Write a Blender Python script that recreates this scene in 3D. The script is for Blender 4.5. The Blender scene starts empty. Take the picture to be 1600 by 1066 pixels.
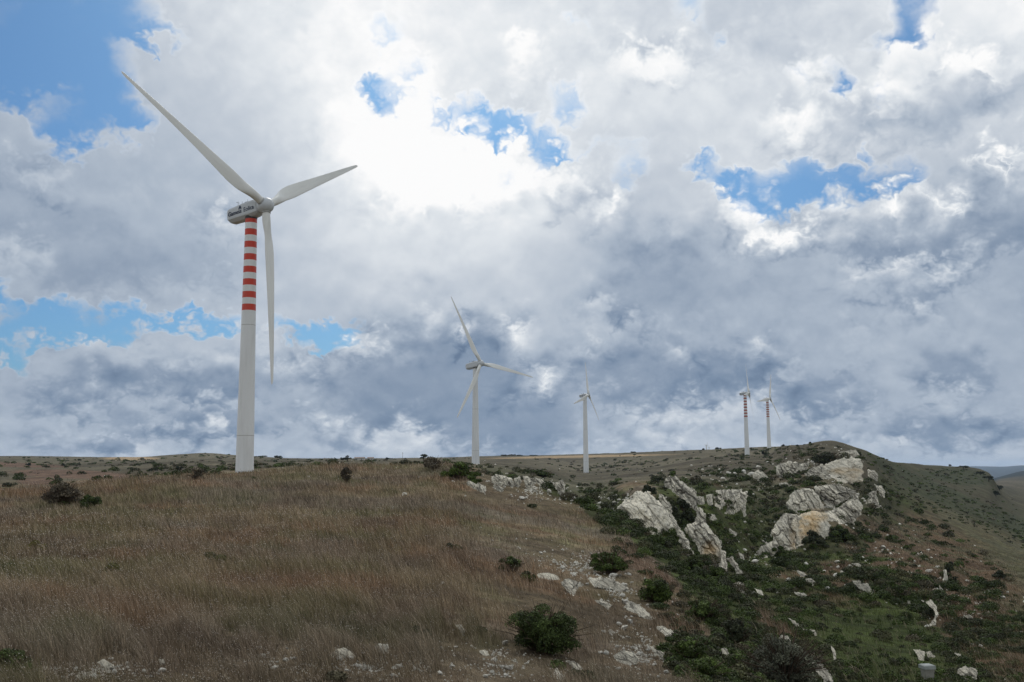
import bpy, math, time
import numpy as np
from mathutils import Matrix, Vector
T0 = time.time()
rng = np.random.default_rng(7)
SC = bpy.context.scene
COL = SC.collection
SKYTINT = (0.25, 0.47, 0.70); CLOUDGAIN = 1.0; HAZE = 2.4e-5; SUNE = 1.6
WARP1 = .034; WARP2 = .029; LK = 1.04; LO = .0

# ------------------------------------------------------------------ camera numbers
F_, W_, H_ = 1555.0, 1600.0, 1066.0
PITCH = math.atan(202 / F_); ROLL = math.radians(0.45)
CF = np.array([0, math.cos(PITCH), math.sin(PITCH)])
CU = np.array([0, -math.sin(PITCH), math.cos(PITCH)])
CR = np.array([1.0, 0, 0])

def ray(px, py):
    """viewing direction of a photo pixel, scaled so that its Y is 1"""
    px = np.asarray(px, float); py = np.asarray(py, float)
    xr = px - W_ / 2; yr = H_ / 2 - py
    c, s = math.cos(ROLL), math.sin(ROLL)
    x = xr * c + yr * s; y = -xr * s + yr * c
    d = (x / F_)[..., None] * CR + (y / F_)[..., None] * CU + CF
    return d / d[..., 1:2]

def project(P):
    a = P @ CR; b = P @ CU; c = P @ CF
    c = np.where(c < 1e-3, 1e-3, c)
    x = F_ * a / c; y = F_ * b / c
    cr, s = math.cos(ROLL), math.sin(ROLL)
    return W_ / 2 + x * cr - y * s, H_ / 2 - (x * s + y * cr)

# ------------------------------------------------------------------ noise
def _h(*q):
    h = np.zeros(np.broadcast(*q).shape, np.uint32)
    for k, v in zip((0x9E3779B1, 0x85EBCA77, 0xC2B2AE3D), q):
        h = (h ^ (v.astype(np.int64).astype(np.uint32) * np.uint32(k))) * np.uint32(0x27D4EB2F)
        h ^= h >> np.uint32(15)
    h *= np.uint32(0x2C1B3C6D); h ^= h >> np.uint32(12)
    return h.astype(np.float64) / 4294967295.0

def vnoise(x, y, z=None):
    """gradient-like value noise in [-1,1]"""
    if z is None:
        xi = np.floor(x); yi = np.floor(y); fx = x - xi; fy = y - yi
        fx = fx**3 * (fx * (fx * 6 - 15) + 10); fy = fy**3 * (fy * (fy * 6 - 15) + 10)
        a = _h(xi, yi); b = _h(xi + 1, yi); c = _h(xi, yi + 1); d = _h(xi + 1, yi + 1)
        return 2 * ((a * (1 - fx) + b * fx) * (1 - fy) + (c * (1 - fx) + d * fx) * fy) - 1
    zi = np.floor(z); fz = z - zi; fz = fz**3 * (fz * (fz * 6 - 15) + 10)
    o = 57.0
    return vnoise(x + zi * 37.13 , y + zi * o) * (1 - fz) + vnoise(x + (zi + 1) * 37.13, y + (zi + 1) * o) * fz

def fbm(x, y, z=None, n=4, g=0.5):
    s = 0; a = 1.0; t = 0
    for i in range(n):
        s = s + a * vnoise(x + 17.3 * i, y - 9.1 * i, None if z is None else z + 3.7 * i); t += a
        x = x * 2.03; y = y * 2.03
        if z is not None: z = z * 2.03
        a *= g
    return s / t * 1.5

def sstep(a, b, x):
    t = np.clip((x - a) / (b - a), 0, 1); return t * t * (3 - 2 * t)

# ------------------------------------------------------------------ terrain profile chains
# per photo column: (row, distance) of each land form, near foot ... far crest
COLS = {
 -1400: [(1080,15),(950,26),(860,44),(805,72),(775,100),(784,145),(766,230),(742,450),(727,900),(722,2200),(738,5000)],
 -500: [(1080,15),(950,26),(860,45),(800,75),(770,103),(778,150),(760,230),(740,450),(724,900),(716,2200),(732,5000)],
 0:   [(1080,15),(950,26),(860,45),(800,75),(768,105),(776,150),(758,230),(738,450),(722,900),(713,2200),(728,5000)],
 200: [(1080,15),(950,27),(850,48),(790,78),(750,110),(760,150),(745,250),(732,450),(722,900),(715,1800),(728,5000)],
 320: [(1080,15.5),(950,28),(850,50),(785,82),(743,115),(748,150),(738,250),(726,500),(717,1000),(709,1500),(728,5000)],
 380: [(1080,16),(950,29),(850,52),(780,85),(741,120),(742.5,155),(736,250),(726,500),(719,900),(713,1500),(728,5000)],
 480: [(1080,16),(950,29),(850,52),(780,85),(733,130),(736,170),(730,250),(724,500),(720,900),(717,2000),(728,5000)],
 600: [(1080,17),(950,30),(850,54),(780,88),(727,150),(732,200),(725,300),(722,500),(719,1000),(717,2500),(726,5000)],
 690: [(1080,17),(950,31),(850,56),(785,88),(724,150),(731,200),(725,300),(722,500),(718,1000),(715,2500),(726,5000)],
 760: [(1080,18),(950,33),(860,56),(800,85),(744,125),(748,180),(733,280),(726.5,390),(719,1000),(713,2500),(726,5000)],
 850: [(1080,19),(950,36),(870,58),(810,88),(760,125),(767,180),(745,320),(735,500),(722,1000),(712,2500),(725,5000)],
 911: [(1080,20),(960,37),(890,55),(830,85),(785,115),(798,170),(760,350),(746,600),(737.5,810),(710,2500),(725,5000)],
 1000:[(1080,21),(970,38),(910,52),(865,75),(828,105),(840,150),(768,190),(748,400),(734,800),(707,1500),(722,4000)],
 1100:[(1080,22),(990,38),(945,52),(905,75),(882,100),(888,140),(768,200),(742,400),(724,700),(704,1300),(722,4000)],
 1150:[(1085,23),(1020,36),(975,52),(940,72),(912,100),(893,150),(790,215),(742,350),(718,750),(702,1200),(722,4000)],
 1200:[(1085,26),(1030,38),(990,52),(950,75),(915,105),(870,190),(800,240),(740,330),(713,800),(699,1060),(722,4000)],
 1250:[(1085,28),(1040,38),(1000,54),(955,80),(915,115),(865,200),(790,240),(722,330),(706,450),(697,600),(722,3000)],
 1295:[(1085,30),(1045,40),(1005,58),(960,85),(915,125),(865,200),(790,240),(722,320),(705,400),(690,520),(722,3000)],
 1345:[(1085,32),(1045,43),(1005,62),(960,90),(915,130),(865,200),(800,250),(735,330),(715,420),(703,540),(725,3000)],
 1400:[(1085,34),(1045,46),(1005,66),(960,95),(910,140),(865,200),(820,270),(780,380),(745,560),(724,800),(730,3000)],
 1460:[(1085,36),(1045,48),(1005,70),(960,100),(910,150),(870,210),(830,300),(790,450),(750,800),(728,1300),(736,2600)],
 1520:[(1085,38),(1045,50),(1005,74),(960,105),(915,155),(880,220),(845,320),(800,520),(757,900),(731,1300),(758,2400)],
 1545:[(1085,39),(1045,51),(1005,75),(962,106),(915,157),(883,225),(850,330),(806,545),(765,900),(739,1300),(757,2500)],
 1565:[(1085,39),(1045,51),(1006,76),(963,107),(916,160),(885,230),(855,340),(812,570),(785,930),(768,1350),(757,2600)],
 1600:[(1085,40),(1045,52),(1008,77),(965,110),(920,165),(890,235),(865,350),(825,600),(800,1000),(782,1500),(757,3000)],
 1900:[(1090,42),(1055,54),(1018,80),(975,115),(935,170),(905,240),(880,360),(845,600),(815,1000),(795,1500),(757,3200)],
 3000:[(1100,42),(1060,54),(1020,80),(975,115),(935,170),(905,240),(880,360),(845,600),(815,1000),(795,1500),(757,3200)],
}
HORY = lambda x: 735 - (x - 800) * 0.00785
FARC = {-1400:(728,7000), 1400:(752,7000), 1530:(757,7000), 1550:(748,7000), 1575:(742,7000), 1600:(736,7000), 1680:(726,7000), 1900:(722,7000), 3000:(722,7000)}
FAR2 = {-1400:(733,22000), 1450:(732,22000), 1530:(728.2,22000), 1560:(729.6,22000), 1590:(727.6,22000), 1620:(726.8,22000), 3000:(720,22000)}
def _expand(tab):
    xs = sorted(tab); out = {}
    for x in COLS:
        ya = np.interp(x, xs, [tab[k][0] - HORY(k) for k in xs]); out[x] = (ya + HORY(x), tab[xs[0]][1])
    return out

def pchip(x, y, q):
    x = np.asarray(x, float); y = np.asarray(y, float)
    h = np.diff(x); d = np.diff(y) / h
    m = np.zeros_like(y)
    s = d[:-1] * d[1:] > 0
    w1 = 2 * h[1:] + h[:-1]; w2 = h[1:] + 2 * h[:-1]
    with np.errstate(divide='ignore', invalid='ignore'):
        mm = (w1 + w2) / (w1 / d[:-1] + w2 / d[1:])
    m[1:-1] = np.where(s, mm, 0); m[0] = d[0]; m[-1] = d[-1]
    q = np.clip(q, x[0], x[-1]); i = np.clip(np.searchsorted(x, q) - 1, 0, len(x) - 2)
    t = (q - x[i]) / h[i]
    return ((1 + 2 * t) * (1 - t)**2 * y[i] + t * (1 - t)**2 * h[i] * m[i] + t * t * (3 - 2 * t) * y[i + 1] + t * t * (t - 1) * h[i] * m[i + 1])

# azimuth rows: fine inside the view, coarse behind the camera
azf = np.linspace(-0.56, 0.56, 860)
step = azf[1] - azf[0]
left = [-0.56]
k = step
while left[-1] > -math.pi:
    k = min(k * 1.08, 0.06); left.append(left[-1] - k)
left = np.array(left[1:])[::-1]; left = left[left > -math.pi + 0.02]
AZ = np.concatenate([[-math.pi], left, azf, -left[::-1], [math.pi]])
LR = np.concatenate([np.linspace(math.log(1.0), math.log(12), 26)[:-1], np.linspace(math.log(12), math.log(1500), 520)[:-1], np.linspace(math.log(1500), math.log(40000), 110)])
RR = np.exp(LR)
xs = sorted(COLS)
far1 = _expand(FARC); far2 = _expand(FAR2)
NK = 14
KA = np.zeros((len(xs), NK)); KR = KA.copy(); KT = KA.copy()
for i, x in enumerate(xs):
    kn = COLS[x] + [far1[x], (far1[x][0] + 9, 10500), far2[x]]
    for j, (py, Y) in enumerate(kn):
        d = ray(x, py); az = math.atan2(d[0], 1); r = Y * math.hypot(d[0], 1)
        KA[i, j] = az; KR[i, j] = math.log(r); KT[i, j] = d[2] / math.hypot(d[0], 1)
azc = np.clip(AZ, KA[:, 5].min(), KA[:, 5].max())
chR = np.stack([pchip(KA[:, j], KR[:, j], azc) for j in range(NK)], 1)
chT = np.stack([pchip(KA[:, j], KT[:, j], azc) for j in range(NK)], 1)
TE = np.zeros((len(AZ), len(LR)))
for i in range(len(AZ)):
    lr = np.concatenate([[0, math.log(4), math.log(9)], chR[i], [math.log(40000)]])
    r2 = math.exp(chR[i][0]); z2 = chT[i][0] * r2
    zz = lambda r: -1.7 + (z2 + 1.7) * ((r - 1) / (r2 - 1)) ** 1.1
    te = np.concatenate([[-1.7, zz(4) / 4, zz(9) / 9], chT[i], [-0.004]])
    TE[i] = pchip(lr, te, LR)
ZZ = TE * RR[None, :]
# behind the camera: gentle moor
bw = sstep(1.2, 2.6, np.abs(AZ))[:, None]
back = -1.7 + 0.012 * RR[None, :] * (RR[None, :] < 4e4) - 0.00000025 * RR[None, :]**2
back = np.clip(back, -60, 30)
ZZ = ZZ * (1 - bw) + back * bw
XX = np.sin(AZ)[:, None] * RR[None, :]; YY = np.cos(AZ)[:, None] * RR[None, :]
for lam, amp in ((1.3, 0.05), (4.0, 0.12), (13.0, 0.22), (45.0, 0.5), (150.0, 1.2)):
    w = sstep(lam * 1.5, lam * 6, RR)[None, :] * (1 - sstep(6000, 12000, RR))[None, :]
    ZZ = ZZ + amp * w * vnoise(XX / lam + lam, YY / lam - lam)
# craggy broken ground on the valley side
_px, _py = project(np.stack([XX, YY, ZZ], -1))
crag = sstep(860, 1000, _px) * sstep(735, 770, _py) * sstep(70, 110, RR)[None, :] * (1 - sstep(350, 500, RR))[None, :]
ZZ = ZZ + crag * (0.9 * np.abs(vnoise(XX / 9, YY / 9)) + 0.5 * fbm(XX / 3.5, YY / 3.5, n=3))
ZZ[-1] = ZZ[0]
TEg = np.maximum.accumulate(np.where(RR[None, :] < 3, -9, ZZ / RR[None, :]), axis=1)

def hit(px, py, bias=0.0):
    """where the line of sight of a photo pixel meets the ground"""
    d = ray(px, py); sh = d.shape[:-1]; d = d.reshape(-1, 3)
    az = np.arctan2(d[:, 0], d[:, 1]); t = d[:, 2] / np.hypot(d[:, 0], d[:, 1])
    ii = np.clip(np.searchsorted(AZ, az) - 1, 0, len(AZ) - 2)
    fr = (az - AZ[ii]) / (AZ[ii + 1] - AZ[ii]); i0 = np.where(fr > 0.5, ii + 1, ii)
    jj = np.zeros(len(az), int)
    for u in np.unique(i0):
        m = i0 == u
        jj[m] = np.searchsorted(TEg[u], t[m])
    ok = jj < len(RR) - 1
    jj = np.clip(jj, 1, len(RR) - 1)
    a = TEg[i0, jj - 1]; b = TEg[i0, jj]
    f = np.clip((t - a) / np.maximum(b - a, 1e-9), 0, 1)
    r = np.exp(LR[jj - 1] + (LR[jj] - LR[jj - 1]) * f)
    P = np.stack([np.sin(az) * r, np.cos(az) * r, t * r], -1)
    P[~ok] = np.nan
    return P.reshape(sh + (3,))

def ground(x, y):
    x = np.asarray(x, float); y = np.asarray(y, float)
    az = np.arctan2(x, y); lr = np.log(np.maximum(np.hypot(x, y), 1.0))
    i = np.clip(np.searchsorted(AZ, az) - 1, 0, len(AZ) - 2); fa = (az - AZ[i]) / (AZ[i + 1] - AZ[i])
    j = np.clip(np.searchsorted(LR, lr) - 1, 0, len(LR) - 2); fb = np.clip((lr - LR[j]) / (LR[j + 1] - LR[j]), 0, 1)
    return (ZZ[i, j] * (1 - fa) + ZZ[i + 1, j] * fa) * (1 - fb) + (ZZ[i, j + 1] * (1 - fa) + ZZ[i + 1, j + 1] * fa) * fb

# ------------------------------------------------------------------ mesh helpers
def mesh_np(name, V, Fq, Ft=None, col=None, smooth=True):
    me = bpy.data.meshes.new(name)
    V = np.ascontiguousarray(V, np.float32)
    Fq = np.zeros((0, 4), np.int32) if Fq is None else np.asarray(Fq, np.int32)
    Ft = np.zeros((0, 3), np.int32) if Ft is None else np.asarray(Ft, np.int32)
    me.vertices.add(len(V)); me.vertices.foreach_set('co', V.ravel())
    nl = Fq.size + Ft.size; npo = len(Fq) + len(Ft)
    me.loops.add(nl); me.polygons.add(npo)
    me.loops.foreach_set('vertex_index', np.concatenate([Fq.ravel(), Ft.ravel()]).astype(np.int32))
    st = np.concatenate([np.arange(len(Fq)) * 4, Fq.size + np.arange(len(Ft)) * 3]).astype(np.int32)
    me.polygons.foreach_set('loop_start', st)
    me.polygons.foreach_set('use_smooth', np.full(npo, smooth))
    if col is not None:
        at = me.color_attributes.new('Col', 'FLOAT_COLOR', 'POINT')
        c = np.ones((len(V), 4), np.float32); c[:, :3] = col
        at.data.foreach_set('color', c.ravel())
    me.update(calc_edges=True)
    return me

def obj(name, me, mat=None, parent=None, loc=None):
    o = bpy.data.objects.new(name, me); COL.objects.link(o)
    if mat is not None and me is not None and len(me.materials) == 0: me.materials.append(mat)
    if parent is not None: o.parent = parent
    if loc is not None: o.location = loc
    return o

def tag(o, label=None, cat=None, group=None, kind=None):
    if label: o['label'] = label
    if cat: o['category'] = cat
    if group: o['group'] = group
    if kind: o['kind'] = kind
    return o

class MB:
    """collects convex pieces into one mesh"""
    def __init__(s): s.v = []; s.q = []; s.t = []; s.n = 0
    def add(s, V, Q=(), T=()):
        V = np.asarray(V, float); s.v.append(V)
        if len(Q): s.q.append(np.asarray(Q) + s.n)
        if len(T): s.t.append(np.asarray(T) + s.n)
        s.n += len(V)
    def box(s, c, h, rot=0.0, taper=1.0):
        c = np.array(c, float); sx, sy, sz = h
        V = np.array([(x * (taper if z > 0 else 1), y * (taper if z > 0 else 1), z) for z in (-1, 1) for y in (-1, 1) for x in (-1, 1)], float) * (sx, sy, sz)
        R = np.array([[math.cos(rot), -math.sin(rot), 0], [math.sin(rot), math.cos(rot), 0], [0, 0, 1]])
        s.add(V @ R.T + c, [(0, 2, 3, 1), (4, 5, 7, 6), (0, 1, 5, 4), (2, 6, 7, 3), (0, 4, 6, 2), (1, 3, 7, 5)])
    def tube(s, pts, rad, n=8):
        pts = np.asarray(pts, float); rad = np.broadcast_to(rad, len(pts))
        V = []; 
        for i, p in enumerate(pts):
            d = pts[min(i + 1, len(pts) - 1)] - pts[max(i - 1, 0)]; d /= np.linalg.norm(d) + 1e-9
            a = np.cross(d, (0, 0, 1) if abs(d[2]) < .9 else (1, 0, 0)); a /= np.linalg.norm(a); b = np.cross(d, a)
            for k in range(n):
                t = 2 * math.pi * k / n; V.append(p + rad[i] * (math.cos(t) * a + math.sin(t) * b))
        Q = [(i * n + k, i * n + (k + 1) % n, (i + 1) * n + (k + 1) % n, (i + 1) * n + k) for i in range(len(pts) - 1) for k in range(n)]
        m = len(pts)
        V.append(pts[0]); V.append(pts[-1])
        Tt = [(k, m * n, (k + 1) % n) for k in range(n)] + [((m - 1) * n + k, (m - 1) * n + (k + 1) % n, m * n + 1) for k in range(n)]
        s.add(V, Q, Tt)
    def mesh(s, name, smooth=False, col=None):
        return mesh_np(name, np.concatenate(s.v), np.concatenate(s.q) if s.q else None, np.concatenate(s.t) if s.t else None, smooth=smooth, col=col)

# ------------------------------------------------------------------ materials
class NT:
    def __init__(s, mat=None, tree=None):
        s.t = tree or mat.node_tree; s.n = s.t.nodes; s.l = s.t.links
    def new(s, typ, **kw):
        n = s.n.new(typ)
        for k, v in kw.items():
            if k.startswith('i_'):
                key = k[2:]; key = int(key) if key.isdigit() else key.replace('_', ' ')
                s.put(n.inputs[key], v)
            else: setattr(n, k, v)
        return n
    def put(s, inp, v):
        if hasattr(v, 'is_output') or isinstance(v, bpy.types.NodeSocket): s.l.new(v, inp)
        else: inp.default_value = v
    def math(s, op, a, b=0.0, c=None, clamp=False):
        n = s.n.new('ShaderNodeMath'); n.operation = op; n.use_clamp = clamp
        s.put(n.inputs[0], a); s.put(n.inputs[1], b)
        if c is not None: s.put(n.inputs[2], c)
        return n.outputs[0]
    def vmath(s, op, a, b=None):
        n = s.n.new('ShaderNodeVectorMath'); n.operation = op; s.put(n.inputs[0], a)
        if b is not None:
            if op == 'SCALE': s.put(n.inputs['Scale'], b)
            else: s.put(n.inputs[1], b)
        return n.outputs[0] if op not in ('DOT_PRODUCT', 'LENGTH') else n.outputs['Value']
    def noise(s, vec, scale, detail=4, rough=0.5, out='Fac', dist=0.0):
        n = s.n.new('ShaderNodeTexNoise'); n.inputs['Scale'].default_value = scale; n.inputs['Detail'].default_value = detail
        n.inputs['Roughness'].default_value = rough; n.inputs['Distortion'].default_value = dist
        if vec is not None: s.l.new(vec, n.inputs['Vector'])
        return n.outputs[out]
    def mix(s, f, a, b, blend='MIX'):
        n = s.n.new('ShaderNodeMix'); n.data_type = 'RGBA'; n.blend_type = blend
        s.put(n.inputs[0], f); s.put(n.inputs[6], a); s.put(n.inputs[7], b); return n.outputs[2]
    def ramp(s, f, stops, interp='LINEAR'):
        n = s.n.new('ShaderNodeValToRGB'); r = n.color_ramp; r.interpolation = interp
        while len(r.elements) < len(stops): r.elements.new(0.5)
        for e, (p, c) in zip(r.elements, stops): e.position = p
        for e, (p, c) in zip(r.elements, stops): e.position = p; e.color = tuple(c) + (1,) if len(c) == 3 else c
        s.put(n.inputs[0], f); return n.outputs[0]
    def maprange(s, v, a, b, c=0.0, d=1.0, smooth=True):
        n = s.n.new('ShaderNodeMapRange'); n.interpolation_type = 'SMOOTHSTEP' if smooth else 'LINEAR'
        s.put(n.inputs[0], v); n.inputs[1].default_value = a; n.inputs[2].default_value = b
        n.inputs[3].default_value = c; n.inputs[4].default_value = d; return n.outputs[0]

def new_mat(name, rough=0.9, spec=0.2):
    m = bpy.data.materials.new(name); m.use_nodes = True
    nt = NT(m); b = nt.n['Principled BSDF']; b.inputs['Roughness'].default_value = rough
    b.inputs['Specular IOR Level'].default_value = spec
    return m, nt, b
def lin(r, g, b):
    f = lambda c: (c / 255 / 12.92) if c / 255 <= 0.04045 else ((c / 255 + 0.055) / 1.055) ** 2.4
    return (f(r), f(g), f(b))

# painted steel / glass fibre of the turbines
def paint_mat(name, base, dirt=0.25, rough=0.45, streaks=True):
    m, nt, b = new_mat(name, rough, 0.4)
    tc = nt.new('ShaderNodeTexCoord'); o = tc.outputs['Object']
    mp = nt.new('ShaderNodeMapping'); nt.l.new(o, mp.inputs['Vector']); mp.inputs['Scale'].default_value = (1.2, 1.2, 0.12)
    a = nt.noise(mp.outputs[0], 1.0, 5, 0.6); c = nt.noise(o, 2.6, 5, 0.65)
    f = nt.maprange(a, 0.45, 0.75); g = nt.maprange(c, 0.60, 0.72)
    k = nt.math('MULTIPLY', nt.math('ADD', f, g), dirt, clamp=True)
    col = nt.mix(k, base + (1,), (0.24, 0.22, 0.18, 1))
    nt.l.new(col, b.inputs['Base Color'])
    return m
M_white = paint_mat('tower_paint', (0.66, 0.68, 0.68), 0.18)
M_blade = paint_mat('blade_gelcoat', (0.68, 0.69, 0.66), 0.22, 0.4)
M_nac = paint_mat('nacelle_paint', (0.50, 0.53, 0.55), 0.15)
M_red = paint_mat('red_band_paint', (0.52, 0.040, 0.018), 0.12)
M_dark, _, _b = new_mat('dark_metal', 0.5, 0.4); _b.inputs['Base Color'].default_value = (0.03, 0.032, 0.035, 1)
M_navy, _, _b = new_mat('sign_blue', 0.5, 0.3); _b.inputs['Base Color'].default_value = (0.02, 0.035, 0.075, 1)
M_base, _n, _b = new_mat('tower_base_dirt', 0.8)
_o = _n.new('ShaderNodeTexCoord').outputs['Object']
_v = _n.noise(_o, 4.0, 5, 0.7)
_n.l.new(_n.mix(_n.maprange(_v, 0.5, 0.56), (0.6, 0.61, 0.59, 1), (0.05, 0.045, 0.04, 1)), _b.inputs['Base Color'])

# ------------------------------------------------------------------ TERRAIN
nA, nR = ZZ.shape
V = np.stack([XX, YY, ZZ], -1).reshape(-1, 3)
V = np.concatenate([V, [[0, 0, -1.7]]])
ia = np.arange(nA - 1)[:, None] * nR; jr = np.arange(nR - 1)[None, :]
i00 = (ia + jr).ravel()
FQ = np.stack([i00, i00 + 1, i00 + nR + 1, i00 + nR], 1)[:, ::-1]
cen = len(V) - 1
FT = np.array([(cen, (i + 1) * nR, i * nR) for i in range(nA - 1)])[:, ::-1]

# land cover (albedo): straw grass, olive grass, rusty soil, dark scrub, far fields
STRAW = np.array([0.182, 0.143, 0.090]); OLIVE = np.array([0.112, 0.106, 0.052]); RUST = np.array([0.168, 0.104, 0.062])
GREY = np.array([0.150, 0.128, 0.098]); SCRUB = np.array([0.042, 0.046, 0.017]); GREEN = np.array([0.058, 0.076, 0.022])
FIELD = np.array([0.135, 0.090, 0.064]); FAR = np.array([0.112, 0.102, 0.070]); TAN = np.array([0.34, 0.25, 0.15]); FARSC = np.array([0.050, 0.056, 0.030])
def ell(px, py, cx, cy, rx, ry, ang=0.0, soft=0.35, n=0.0):
    a = math.radians(ang); dx = px - cx; dy = py - cy
    u = (dx * math.cos(a) + dy * math.sin(a)) / rx; v = (-dx * math.sin(a) + dy * math.cos(a)) / ry
    return 1 - sstep(1 - soft, 1 + soft, np.sqrt(u * u + v * v) + n)

def stony(px, py):
    n_ = 0.75 * fbm(px / 45, py / 18, n=4)
    z = np.zeros(len(px))
    for e in ((130, 1074, 200, 44, 0), (560, 1066, 330, 56, 0), (790, 1056, 120, 64, 0), (940, 905, 125, 30, 22), (1000, 1020, 75, 60, 30), (835, 765, 95, 30, 14), (713, 985, 22, 18, 0), (880, 960, 90, 40, 10)):
        z = np.maximum(z, ell(px, py, *e, soft=.4, n=n_))
    return z
def cover(P):
    """ground colour and scrub amount at world points"""
    x, y = P[:, 0], P[:, 1]; r = np.hypot(x, y)
    px, py = project(P); 
    n8 = fbm(x / 9, y / 9, n=4); n2 = fbm(x / 2.2 + 5, y / 2.2, n=3); n30 = fbm(x / 24, y / 34, n=4); n100 = fbm(x / 130 + 3, y / 130, n=4)
    mixc = lambda c, d, w: c * (1 - w[:, None]) + d * w[:, None]
    c = np.tile(STRAW, (len(x), 1))
    c = mixc(c, OLIVE, sstep(-0.25, 0.45, n8 + 0.4 * n2) * 0.70)
    c = mixc(c, RUST, sstep(0.0, 0.45, fbm(x / 7 + 40, y / 7 + 9, n=4) + 0.25 * n2) * 0.75)
    c = mixc(c, GREY, sstep(0.1, 0.5, fbm(x / 12 - 70, y / 12 + 31, n=3)) * 0.7)
    tuft = vnoise(x / 0.9, y / 1.1) * (1 - sstep(60, 110, r)); t3 = fbm(x / 3.0 - 9, y / 3.5 + 70, n=2)
    c = mixc(c, np.array([0.080, 0.082, 0.036]), sstep(0.34, 0.66, t3 + 0.25 * tuft) * 0.55 * (1 - sstep(150, 220, r)))
    c = mixc(c, np.array([0.085, 0.062, 0.045]), sstep(0.35, 0.65, -t3 + 0.25 * tuft) * 0.6 * (1 - sstep(150, 220, r)))
    c = c * (1 + 0.22 * tuft)[:, None]
    c = mixc(c, np.array([0.105, 0.080, 0.050]), .75 * stony(px, py) * (r < 170))
    nn = 0.45 * n8 + 0.25 * n2
    # the valley side: scrub
    near = 1 - sstep(400, 600, r)
    s = np.zeros(len(x))
    for e in ((1350, 1010, 260, 110, 0), (1180, 960, 90, 60, 35), (1120, 850, 90, 90, 40), (1170, 790, 55, 70, 0), (1080, 775, 60, 30, 10),
              (905, 762, 60, 22, 12), (960, 795, 55, 30, 30), (1020, 850, 50, 18, 40), (1100, 905, 80, 25, 38), (1290, 860, 110, 40, -5),
              (1200, 770, 60, 60, 30), (1160, 1040, 90, 60, 20), (1370, 800, 60, 90, 55), (820, 740, 70, 9, 8), (1080, 1020, 45, 40, 0)):
        s = np.maximum(s, ell(px, py, *e, soft=0.3, n=0) )
    s = s * near
    hollow = ell(px, py, 1370, 1005, 110, 60, 20, 0.4) * near
    s = np.clip(s + (s > 0.02) * nn * 0.9, 0, 1)
    rust = np.zeros(len(x))
    for e in ((1370, 850, 70, 40, 25), (1440, 900, 130, 50, 30), (1530, 985, 110, 55, 40), (1330, 900, 60, 22, 10), (1310, 940, 50, 12, 10), (1215, 985, 45, 14, 40),
              (1060, 965, 45, 20, 35), (1005, 880, 70, 14, 38), (1270, 735, 90, 25, 0), (1500, 870, 120, 30, 35)):
        rust = np.maximum(rust, ell(px, py, *e, soft=0.4, n=0))
    rust = rust * near
    patch = sstep(-0.25, 0.25, fbm(x / 6 + 11, y / 6, n=4) + 0.2)
    s = s * (1 - rust * patch * 0.95)
    c = mixc(c, np.array([0.066, 0.068, 0.036]), near * sstep(1240, 1330, px) * .75)
    c = mixc(c, np.array([0.125, 0.080, 0.052]), rust * patch * 0.75)
    c = mixc(c, np.array([0.085, 0.072, 0.040]), rust * (1 - patch) * .5)
    c = mixc(c, SCRUB * (1.0 + 0.35 * n2[:, None]), sstep(0.25, 0.7, s))
    c = mixc(c, GREEN, sstep(0.4, 0.8, s) * sstep(-0.2, 0.4, n30) * 0.7)
    c = mixc(c, np.array([0.042, 0.056, 0.016]) * (1 + .3 * n8[:, None]), hollow * .8)
    # plateau beyond the near crest
    far = sstep(170, 330, r) * (1 - sstep(-0.1, 0.0, x / np.maximum(y, 1) - 0.42 - 0.0))
    band = fbm(x / 60, y / 170, n=4)
    pl = FAR[None] * (1 + 0.35 * band[:, None]) 
    pl = pl * (1 - 0.5 * sstep(0.1, 0.4, n100 * 0.6 + band * 0.6)[:, None]) + 0.0
    c = mixc(c, pl, far * sstep(0.0, 1.0, r / 600 + 0.3) * 0.85)
    # far hill side to the right of the ridge
    fr = sstep(420, 560, r) * sstep(1300, 1360, px)
    strip = np.maximum(ell(px, py, 1445, 757, 120, 12, 24, 0.4), ell(px, py, 1555, 846, 190, 48, 26, 0.3))
    strip = np.maximum(strip, ell(px, py, 1496, 744, 46, 12, 6, 0.4))
    cc = np.tile(np.array([0.080, 0.073, 0.045]), (len(x), 1)) * (1 + 0.3 * n30[:, None])
    cc = mixc(cc, FARSC, np.clip(strip * 1.05 + 0.8 * n30 * (strip > 0.02) + 0.3 * sstep(0, .6, n100) + .15 * n8, 0, 1))
    c = mixc(c, cc, fr)
    # left farmland
    fl = sstep(150, 260, r) * (px < 420)
    fd = np.maximum(ell(px, py, 110, 741, 90, 6.5, 2, 0.3), ell(px, py, 10, 726, 90, 3.5, 2, 0.3))
    fd = np.maximum(fd, ell(px, py, 60, 752, 30, 6, 0, 0.3))
    c = mixc(c, FIELD * (1 + 0.2 * n8[:, None]), np.clip(fd * fl * 1.4, 0, 1))
    td = np.maximum(ell(px, py, 205, 716.5, 40, 2.6, 0, 0.4), ell(px, py, 905, 713.5, 130, 1.6, -1.2, 0.4)) * (r > 900)
    c = mixc(c, TAN, np.clip(td * 1.3, 0, 1))
    vf = sstep(2200, 2600, r) * (px > 1450)
    c = mixc(c, np.array([0.10, 0.086, 0.056]) * (1 + 0.3 * n100[:, None]), vf)
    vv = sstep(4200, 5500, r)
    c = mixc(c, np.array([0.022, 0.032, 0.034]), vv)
    return np.clip(c, 0.008, 0.6), sstep(0.3, 0.7, s), rust

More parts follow.
